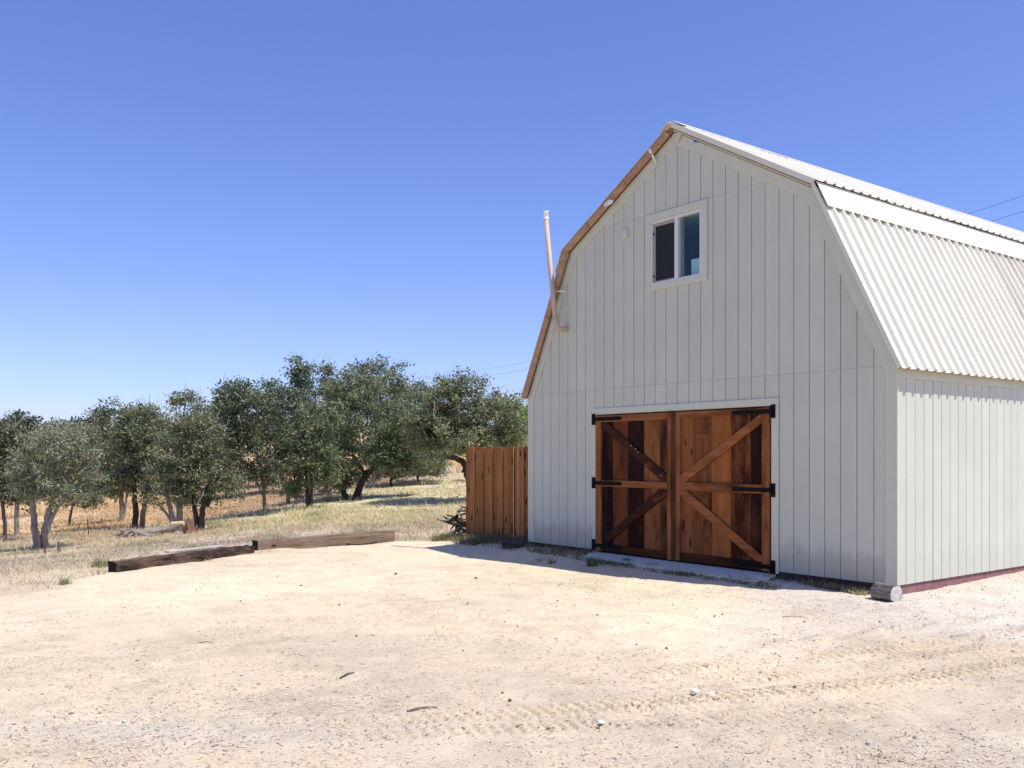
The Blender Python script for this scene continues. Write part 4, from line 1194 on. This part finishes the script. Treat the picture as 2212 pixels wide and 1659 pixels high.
# ------------------------------------------------------------------ fallen trunk and stump
c = hit(336, 1160); L0 = hit(272, 1162); R0 = hit(402, 1148)
kk = c[1] / FOC
ft = empty("fallen_trunk", tuple(c)); tag(ft, "grey fallen tree trunk with splintered ends lying below the oaks", "log")
rg = np.random.default_rng(5)
w3 = lambda px, py, dy=0: np.array([(px - PCX) * kk - c[0], dy, EYE - (py - HOR) * kk - c[2]])
P = crom([w3(272, 1157), w3(300, 1153), w3(335, 1150), w3(365, 1142), w3(395, 1133)], 5)
tb = Tubes(); Rr = np.linspace(.13, .07, len(P)) * (1 + rg.normal(0, .07, len(P)))
tb.add(P, Rr, 9)
tb.add(crom([w3(300, 1150, -.05), w3(330, 1156, -.16), w3(352, 1150, -.14)], 4), np.linspace(.06, .03, 9), 6)
tb.build("stem", M['deadwood'], ft)
tb = Tubes()
for i in range(16):
    s = w3(rg.uniform(268, 300), rg.uniform(1146, 1158), rg.normal(0, .1)); e = s + np.array([rg.uniform(-.35, .05), rg.normal(0, .12), rg.normal(.02, .07)])
    tb.add(np.array([s, (s + e) / 2 + rg.normal(0, .02, 3), e]), np.array([.04, .03, .008]) * rg.uniform(.5, 1.2), 5)
tb.build("splinters", M['deadwood'], ft)
mb = MB(); p0 = P[-1]; mb.tube([p0 - np.array([.30, 0, -.01]), p0 + np.array([.02, 0, .04])], [.068, .06], 9)
mb.build("pale_break", M['heartwood'], ft)
mb = MB(); mb.tube([w3(258, 1163), w3(272, 1160.5)], [.07, .05], 9); mb.build("pale_break", M['heartwood'], ft)
st = hit(410, 1153); stp = empty("stump", tuple(st)); tag(stp, "ragged brown rotten stump at the fallen trunk's right end", "stump")
tb = Tubes()
for i in range(22):
    a = rg.uniform(0, 6.28); r = rg.uniform(0, .13); h = rg.uniform(.15, .55)
    s = np.array([r * math.cos(a), r * math.sin(a), -.1]); e = s + np.array([rg.normal(0, .08), rg.normal(0, .08), h])
    tb.add(np.array([s, (s + e) / 2 + rg.normal(0, .03, 3), e]), np.array([.075, .06, .02]) * rg.uniform(.6, 1.2), 6)
M['rot'] = plain("rotten_brown_wood", (.20, .11, .07), .95, .5, 14, bmp=.5)
tb.build("rotten_core", M['rot'], stp)

# old fence posts on the slope
def post(px0, py0, px1, py1, r, mat, label, name, flat=False):
    b = hit(px0, py0); k = b[1] / FOC
    o = empty(name, tuple(b)); tag(o, label, "post", None)
    e = np.array([(px1 - px0) * k, 0, (py0 - py1) * k])
    mb = MB()
    if flat:
        for (xa, xb, ya, yb) in ((-.018, .018, -.004, .004), (-.004, .004, .0041, .024)):
            q = lambda x, y, t: (x + e[0] * t, y, e[2] * t - .3 * (1 - t))
            mb.hexa([q(xa, ya, 0), q(xb, ya, 0), q(xb, yb, 0), q(xa, yb, 0), q(xa, ya, 1), q(xb, ya, 1), q(xb, yb, 1), q(xa, yb, 1)])
        mb.build("stake", M[mat], o)
        mb = MB(); q = lambda t, x, y, dz: (x + e[0] * t, y, e[2] * t + dz)
        for t in np.linspace(.15, .95, 9):
            mb.hexa([q(t, -.008, -.012, 0), q(t, .008, -.012, 0), q(t, .008, -.0045, 0), q(t, -.008, -.0045, 0), q(t, -.008, -.012, .015), q(t, .008, -.012, .015), q(t, .008, -.0045, .015), q(t, -.008, -.0045, .015)])
        mb.build("studs", M[mat], o)
    else:
        mb.tube([(0, 0, -.3), (e[0] * .5, .01, e[2] * .5), (e[0], 0, e[2])], [r, r * .95, r * .8], 7); mb.build("stake", M[mat], o)
    return o
post(193, 1157, 189, 1122, .02, 'rust', "upright rusty steel fence stake left of the fallen trunk", "fence_stake", True)
post(103, 1195, 90, 1152, .02, 'rust', "rusty steel fence stake leaning beside the pale twin trunks", "fence_stake", True)
post(127, 1192, 126, 1170, .03, 'bark', "short grey wooden stake between the two rusty ones", "wooden_stake")

# ------------------------------------------------------------------ brush heap and block beside the fence
b = hit(1000, 1160); bp = empty("brush_heap", (b[0], b[1] + .35, b[2])); tag(bp, "tangled heap of dark dead branches behind the fence's left end", "brush")
rg = np.random.default_rng(9)
tb = Tubes(); tb2 = Tubes()
for i in range(46):
    s = np.array([rg.uniform(-.20, .55), rg.uniform(-.2, .3), rg.uniform(.0, .40) * 1.0])
    d = rg.normal(size=3) * np.array([1, .6, .6]); d /= np.linalg.norm(d); ln = rg.uniform(.2, .55)
    P = crom([s, s + d * ln * .5 + rg.normal(0, .06, 3), s + d * ln], 3)
    (tb if i % 4 else tb2).add(P, np.linspace(.038, .012, len(P)) * rg.uniform(.5, 1.3), 6)
tb.build("dark_branches", M['bark_dark'], bp)["kind"] = "stuff"; tb2.build("grey_branches", M['deadwood'], bp)["kind"] = "stuff"

def rock(name, loc, size, mat, seed, label=None, cat=None, group=None, sub=2, rough=.18):
    bm = bmesh.new(); bmesh.ops.create_icosphere(bm, subdivisions=sub, radius=1)
    r = np.random.default_rng(seed)
    dirs = r.normal(size=(7, 3)); dirs /= np.linalg.norm(dirs, axis=1, keepdims=True); cut = r.uniform(.6, .95, 7)
    for v_ in bm.verts:
        p = np.array(v_.co)
        for d_, c_ in zip(dirs, cut):
            t_ = p @ d_
            if t_ > c_: p = p - d_ * (t_ - c_)
        p = p * (1 + rough * .3 * r.normal())
        v_.co = Vector(p * np.array(size))
    me = bpy.data.meshes.new(name); bm.to_mesh(me); bm.free(); me.materials.append(mat)
    o = bpy.data.objects.new(name, me); COL.objects.link(o); o.location = loc; o.rotation_euler = (0, 0, r.uniform(0, 6.28))
    tag(o, label, cat, group)
    return o
b = hit(1104, 1186); 
o = rock("stone_block", (b[0], b[1] + .1, b[2] + .07), (.17, .10, .12), M['darkrock'], 31, "dark flat-topped stone at the foot of the cedar fence", "stone", sub=3, rough=.16); o.rotation_euler = (0, 0, .2)

# two white stones, one flat chip, scattered clods
for i, (px, py, s, lb) in enumerate(((1500, 1514, (.036, .027, .019), "rounded white stone, left one of the close pair on the dirt"), (1538, 1508, (.052, .026, .021), "long flat white stone, right one of the close pair on the dirt"), (1301, 1573, (.03, .02, .010), "half-buried pale flat stone in the tyre-marked dirt"), (1330, 1292, (.016, .014, .010), "tiny pale stone on bare dirt facing the barn doors"))):
    b = hit(px, py); rock("stone", (b[0], b[1], float(gz(b[0], b[1])[0]) + s[2] * 1.0), s, M['stone'], 40 + i, lb, "stone", "pale stones on the dirt")
CL = [(855, 1241), (1028, 1251), (1101, 1518), (968, 1287), (1240, 1262), (1090, 1345), (770, 1376), (1118, 1357), (1000, 1408), (1375, 1396), (1440, 1404), (1650, 1398), (1900, 1347), (1205, 1300), (1290, 1331), (1560, 1330), (650, 1265), (733, 1305), (520, 1300), (1010, 1305), (835, 1420), (1085, 1500)]
for i, (px, py) in enumerate(CL):
    b = hit(px, py); s = random.uniform(.008, .014) * (1.0 if i > 2 else 1.6)
    rock("clod", (b[0], b[1], float(gz(b[0], b[1])[0]) + s * .5), (s * 1.2, s, s * .8), M['clod'], 60 + i, "small dark clod lying loose on the pale dirt yard", "clod", "dark clods on the yard", sub=1)
TWG = [(430, 1393, 463, 1394, "thin brown twig on the dirt in the left foreground"), (735, 1467, 765, 1456, "dark bark chip on the foreground dirt, short and thick"), (880, 1537, 945, 1533, "dark flat splinter just behind the tyre tracks' left end"), (1205, 1268, 1216, 1261, "small upright-looking twig on dirt before the barn doors"), (1690, 1337, 1740, 1339, "thin long twig on the gravel near the log round"), (1715, 1543, 1760, 1538, "crooked twig among the tyre marks at right")]
for i, (xa, ya, xb, yb, lb) in enumerate(TWG):
    A = hit(xa, ya); Bq = hit(xb, yb)
    A[2] = float(gz(A[0], A[1])[0]) + .006; Bq[2] = float(gz(Bq[0], Bq[1])[0]) + .007
    m = (A + Bq) / 2 + np.array([0, .02, .006])
    mb = MB(); w = .008 if i in (1, 2) else .004
    mb.tube(crom([A - A, m - A, Bq - A], 3), np.linspace(w, w * .5, 7), 6)
    o = mb.build("twig", M['bark' if i in (1, 2) else 'rot'], None); o.location = A; tag(o, lb, "twig", "twigs on the yard")

# ------------------------------------------------------------------ grass
def blades(name, P, h, w, col, rg, label=None, parent=None, kind='stuff', lean=.45):
    n = len(P)
    a = rg.uniform(0, 2 * np.pi, n)
    t = np.stack([np.cos(a), np.sin(a), np.zeros(n)], 1)
    ld = rg.normal(0, lean, (n, 2)); 
    up = np.concatenate([ld * h[:, None], h[:, None]], 1)
    mid = P + up * .5 + np.concatenate([-ld * h[:, None] * .18, np.zeros((n, 1))], 1)
    W2 = w[:, None] * .5
    V = np.stack([P - t * W2, P + t * W2, mid + t * W2 * .75, mid - t * W2 * .75, P + up], 1).reshape(-1, 3)
    i0 = np.arange(n) * 5
    Q = np.stack([i0, i0 + 1, i0 + 2, i0 + 3], 1); T = np.stack([i0 + 3, i0 + 2, i0 + 4], 1)
    c = np.repeat(np.clip(col, .01, .9), 5, 0)
    o = mk(name, V, [Q, T], M['blade'], parent, col=c)
    if kind: o["kind"] = kind
    if label: o["label"] = label
    return o
def field(n, d0, d1, p0, p1, rg, power=1.0):
    px = rg.uniform(p0, p1, n); d = d0 + (d1 - d0) * rg.random(n) ** power
    x = (px - PCX) / FOC * d
    return x, d, px
rg = np.random.default_rng(21)
# short dry grass between the yard and the oaks
x, y, px = field(120000, 9.5, 31, -60, 1160, rg, .9)
k = (yard(x, y) < .4) & ~((barn_uv(x, y)[0] < 6.7) & (barn_uv(x, y)[1] < 0.02))
thin = .5 + .9 * noise(x, y, 1.1, 51) + .45 * noise(x, y, .35, 52)
k &= rg.random(len(x)) < np.clip(thin, .10, 1)
x, y = x[k], y[k]
P = np.stack([x, y, gz(x, y) - .01], 1)
zc = zonecol(x, y)
gr = (np.clip(noise(x, y, .8, 53) + .25 * noise(x, y, .3, 54) - .35, 0, 1) * 1.5)[:, None].clip(0, .9)
c = zc * rg.uniform(.9, 1.45, (len(x), 1)) * (1 - gr) + np.array([.32, .33, .165]) * gr * rg.uniform(.7, 1.3, (len(x), 1))
h = (.035 + .08 * rg.random(len(x)) ** 2) * (1 + .9 * gr[:, 0]) * (.8 + .5 * np.clip((y - 15) / 15, 0, 1))
tag(blades("dry_grass", P, h, .006 + .0005 * y, c, rg, lean=.7), kind='stuff')
# long grass along and under the oaks, on the golden hill
x, y, px = field(105000, 24, 62, -60, 1160, rg, 1.0)
k = (~((barn_uv(x, y)[0] < 6.7) & (barn_uv(x, y)[1] < 0.3))) & (rg.random(len(x)) < np.clip(.6 + .7 * noise(x, y, 3.0, 55) + .4 * noise(x, y, .9, 56), .06, 1))
x, y = x[k], y[k]; P = np.stack([x, y, gz(x, y) - .02], 1)
c = zonecol(x, y) * rg.uniform(.95, 1.5, (len(x), 1))
h = (.09 + .18 * rg.random(len(x)) ** 1.5) * np.clip(.7 + .6 * noise(x, y, 2.5, 57), .35, 1.4) * (1 + 1.1 * np.clip(noise(x, y, 4.0, 58), 0, 1) * sstep(30, 36, y) * (x / y < -.30))
tag(blades("long_grass", P, h, .006 + .0006 * y, c, rg, lean=.5), kind='stuff')
x, y, px = field(48000, 50, 128, -80, 1180, rg, .8)
P = np.stack([x, y, gz(x, y) - .03], 1)
c = zonecol(x, y) * rg.uniform(1.05, 1.55, (len(x), 1))
tag(blades("hill_grass", P, (.22 + .25 * rg.random(len(x))), .012 + .0008 * y, c, rg, lean=.4), kind='stuff')
# thin dry fringe along the walls of the barn and the fence
def fringe(u0, u1, o0, o1, n, hh, cols, rg):
    u = rg.uniform(u0, u1, n); o_ = o0 + (o1 - o0) * rg.random(n) ** 1.6
    kk_ = rg.random(n) < np.clip(.5 + 1.0 * noise(u, o_, .35, 61), .05, 1)
    u, o_ = u[kk_], o_[kk_]
    p = BC[None, :] + u[:, None] * BA[None, :] + o_[:, None] * BN[None, :]
    return p, hh * rg.uniform(.3, 1.0, len(u))
Ps = []; Hs = []; Cc = []
for a in ((4.85, 9.0, -.25, .50, 11000, .13), (0.30, 1.7, .02, .22, 2200, .10), (6.6, 9.2, -.30, .25, 5000, .17), (1.2, 4.9, .40, .62, 2200, .07)):
    p, h = fringe(*a, None, rg); Ps.append(p); Hs.append(h)
p = np.concatenate(Ps); h = np.concatenate(Hs)
P = np.stack([p[:, 0], p[:, 1], gz(p[:, 0], p[:, 1]) - .01], 1)
gsel = rg.random((len(p), 1)) < .45
c = np.where(gsel, np.array([.16, .18, .08]), np.array([.34, .27, .16])) * rg.uniform(.7, 1.3, (len(p), 1))
tag(blades("wall_weeds", P, h, np.full(len(p), .015), c, rg, lean=.6), kind='stuff')
# separate tufts and weeds one can count
def tuft(px, py, n, h, spread, col, label, name="grass_tuft", group="tufts of grass and weeds by the barn", lean=.4, seeds=0, w=.013, cat="grass tuft"):
    b = hit(px, py); b[2] = float(gz(b[0], b[1])[0])
    r = np.random.default_rng(int(px * 7 + py))
    e = empty(name, tuple(b)); tag(e, label, cat, group)
    a = r.uniform(0, 6.28, n); rr = spread * np.sqrt(r.random(n))
    P = np.stack([rr * np.cos(a), rr * np.sin(a), np.full(n, -.01)], 1)
    c = np.array(col)[None, :] * r.uniform(.65, 1.35, (n, 1))
    blades("blade_clump", P, h * r.uniform(.45, 1.1, n), np.full(n, w), c, r, parent=e, kind=None, lean=lean)
    if seeds:
        tb = Tubes()
        for i in range(seeds):
            s = np.array([r.normal(0, spread * .5), r.normal(0, spread * .5), 0]); t_ = s + np.array([r.normal(0, .3 * h), r.normal(0, .3 * h), h * r.uniform(.8, 1.25)])
            m = (s + t_) / 2 + r.normal(0, .02, 3)
            tb.add(np.array([s, m, t_]), np.array([.003, .0025, .002]), 4)
            d_ = (t_ - m) / np.linalg.norm(t_ - m)
            tb.add(np.array([t_ - d_ * .005, t_ + d_ * .018, t_ + d_ * .045]), np.array([.003, .010, .003]), 5)
        tb.build("seed_heads", M['strawhead'], e)
    return e
M['strawhead'] = plain("dry_seed_heads", (.52, .42, .26), .9, .2)
GN = (.20, .23, .09); ST = (.50, .42, .27); BRN = (.24, .16, .09)
tuft(1279, 1222, 90, .17, .07, GN, "bright green upright grass tuft before the left door")
tuft(1192, 1219, 50, .10, .05, (.40, .38, .20), "sunlit pale tuft at the edge of the barn's shadow")
tuft(1165, 1214, 34, .10, .05, (.58, .54, .44), "whitish dry tuft left of the sunlit pale one")
tuft(1353, 1215, 50, .11, .06, GN, "green tuft standing on the concrete apron's outer edge")
tuft(1410, 1222, 90, .07, .14, (.22, .21, .11), "low spreading tuft along the middle of the apron")
tuft(1490, 1240, 160, .06, .16, (.17, .18, .085), "dark low weed mat below the door's meeting edge", lean=1.1)
tuft(1700, 1248, 80, .24, .13, BRN, "brown wispy weeds beside the right door's lower hinge", lean=.5, seeds=4, w=.005)
tuft(1806, 1263, 26, .12, .03, ST, "thin dry stalks with seed heads near the wall, left pair", seeds=5)
tuft(1836, 1266, 34, .15, .05, ST, "taller dry seed stalks next to the low yellow clump", seeds=7)
tuft(1858, 1283, 170, .075, .14, (.50, .44, .24), "low yellowish weed clump left of the log round", lean=1.0)
tuft(1900, 1270, 40, .24, .06, (.20, .13, .085), "dark brown dead weed leaning on the wall's right corner", lean=.35, seeds=6, w=.007)
tuft(1222, 1186, 70, .22, .10, (.20, .21, .13), "tall grey-green weeds against the wall left of the door", lean=.35, w=.006)
tuft(945, 1168, 110, .14, .14, (.26, .24, .12), "dark green tuft in the dry grass left of the fence")
tuft(215, 1226, 120, .17, .12, (.34, .36, .19), "green grass tuft left of the dark timber's end", group="green tufts beyond the timbers")
tuft(140, 1262, 60, .11, .07, (.34, .36, .19), "small green tuft at the yard's far left edge", group="green tufts beyond the timbers")
tuft(420, 1196, 200, .16, .30, (.36, .37, .19), "wide green tuft behind the dark timber's middle", group="green tufts beyond the timbers")

# ------------------------------------------------------------------ litter on the yard: straw flakes and gravel
rg = np.random.default_rng(33)
n = 52000
x, y, px = field(n, 4.4, 17.5, -40, 2260, rg, 1.25)
u, o_ = barn_uv(x, y)
k = (yard(x, y) > .4) & ((o_ > .05) | (u < -.06))
dn = .55 + .8 * noise(x, y, 1.2, 71) + .45 * noise(x, y, .3, 72) - .45 * np.clip((y - 10) / 4, 0, 1) * (x < 1)
k &= rg.random(n) < np.clip(dn, .05, 1)
x, y = x[k], y[k]; n = len(x)
a = rg.normal(.25, .9, n); ln = rg.uniform(.006, .022, n) * (rg.random(n) ** 1.2 + .35); w = rg.uniform(.0015, .004, n)
z = gz(x, y); el = rg.uniform(0.0, .010, n)
t = np.stack([np.cos(a), np.sin(a), rg.normal(0, .15, n)], 1); b = np.stack([-np.sin(a), np.cos(a), rg.normal(0, .3, n)], 1)
P = np.stack([x, y, z + .003 + el], 1)
V = np.stack([P - t * ln[:, None] - b * w[:, None], P + t * ln[:, None] * .9 - b * w[:, None] * .5, P + t * ln[:, None] + b * w[:, None] * .6, P - t * ln[:, None] * .85 + b * w[:, None]], 1).reshape(-1, 3)
Q = np.arange(n * 4).reshape(-1, 4)
pick = rg.random((n, 1))
c = np.where(pick < .70, np.array([.60, .48, .33]), np.where(pick < .84, np.array([.45, .33, .20]), np.array([.27, .19, .13]))) * rg.uniform(.75, 1.25, (n, 1))
tag(mk("straw_litter", V, [Q], M['litter'], col=np.repeat(c, 4, 0)), kind='stuff')
# gravel
n = 46000
x, y, px = field(n, 4.4, 17.0, -40, 2300, rg, 1.2)
u, o_ = barn_uv(x, y)
dn = .24 + .3 * noise(x, y, .8, 75) + .62 * sstep(1.8, 3.6, x) * sstep(7.0, 8.6, y) + .5 * np.exp(-((x + 2.1) / 1.4) ** 2 - ((y - 5.35) / .28) ** 2) + .3 * np.exp(-((x - 3) / 1.1) ** 2 - ((y - 5.0) / .5) ** 2)
k = (yard(x, y) > .4) & ((o_ > .05) | (u < -.05)) & (rg.random(n) < np.clip(dn, .03, 1))
x, y = x[k], y[k]; n = len(x)
s = rg.lognormal(math.log(.0048), .42, n).clip(.003, .017)
oct_ = np.array([(1, 0, 0), (0, 1, 0), (-1, 0, 0), (0, -1, 0), (0, 0, .8), (0, 0, -.8)], float)
J = oct_[None] * (1 + .35 * rg.normal(size=(n, 6, 1))) * s[:, None, None] + rg.normal(size=(n, 6, 3)) * s[:, None, None] * .22
ra = rg.uniform(0, 6.28, n); ca, sa = np.cos(ra)[:, None], np.sin(ra)[:, None]
J = np.stack([J[..., 0] * ca - J[..., 1] * sa, J[..., 0] * sa + J[..., 1] * ca, J[..., 2] * .75], -1)
V = (np.stack([x, y, gz(x, y) + s * .25], 1)[:, None, :] + J).reshape(-1, 3)
F = np.array([(0, 1, 4), (1, 2, 4), (2, 3, 4), (3, 0, 4), (1, 0, 5), (2, 1, 5), (3, 2, 5), (0, 3, 5)])
T = (np.arange(n)[:, None, None] * 6 + F[None]).reshape(-1, 3)
pick = rg.random((n, 1))
c = np.where(pick < .5, np.array([.58, .50, .42]), np.where(pick < .82, np.array([.44, .37, .31]), np.where(pick < .92, np.array([.72, .68, .64]), np.array([.27, .22, .18])))) * rg.uniform(.8, 1.2, (n, 1))
tag(mk("gravel", V, [T], M['litter'], col=np.repeat(c, 6, 0)), kind='stuff')
# dead leaves and sticks under the oaks
n = 14000
x, y, px = field(n, 25, 62, -40, 1120, rg, 1.0)
k = rg.random(n) < np.clip(.5 + .8 * noise(x, y, 2.2, 81), .05, 1)
x, y = x[k], y[k]; n = len(x)
P = np.stack([x, y, gz(x, y) + .03], 1); s = rg.uniform(.03, .08, n)[:, None]
t = rg.normal(size=(n, 3)); t[:, 2] *= .4; t /= np.linalg.norm(t, axis=1, keepdims=True); b = np.cross(t, rg.normal(size=(n, 3)) * .4 + np.array([0, 0, 1])); b /= np.linalg.norm(b, axis=1, keepdims=True)
V = np.stack([P + t * s, P + b * s * .5, P - t * s, P - b * s * .5], 1).reshape(-1, 3)
c = np.where(rg.random((n, 1)) < .6, np.array([.46, .29, .17]), np.array([.27, .18, .11])) * rg.uniform(.7, 1.3, (n, 1))
tag(mk("leaf_litter", V, [np.arange(n * 4).reshape(-1, 4)], M['litter'], col=np.repeat(c, 4, 0)), kind='stuff')

# ------------------------------------------------------------------ power lines passing behind the barn
for near, lb in (([(640, 836, 165), (860, 820, 128), (1010, 803, 110), (1130, 784, 98)], "upper thin power line crossing the sky behind the barn roof"),
                 ([(640, 848, 165), (860, 833, 128), (1010, 818, 110), (1130, 800, 98)], "lower thin power line crossing the sky behind the barn roof")):
    upper = "upper" in lb
    A_ = crom([pt(*p) for p in near], 8)
    e0 = pt(*near[-1]); e1 = pt(2212, 422 if upper else 456, 43); dd = e1 - e0
    t_ = np.linspace(0, 1.25, 60)[1:, None]
    P = np.concatenate([A_, e0 + dd * t_])
    tb = Tubes(); tb.add(P - P[0], np.full(len(P), .011), 5)
    o = tb.build("power_line", M['wire'], None); o.location = P[0]; tag(o, lb, "power line", "power lines behind the barn")
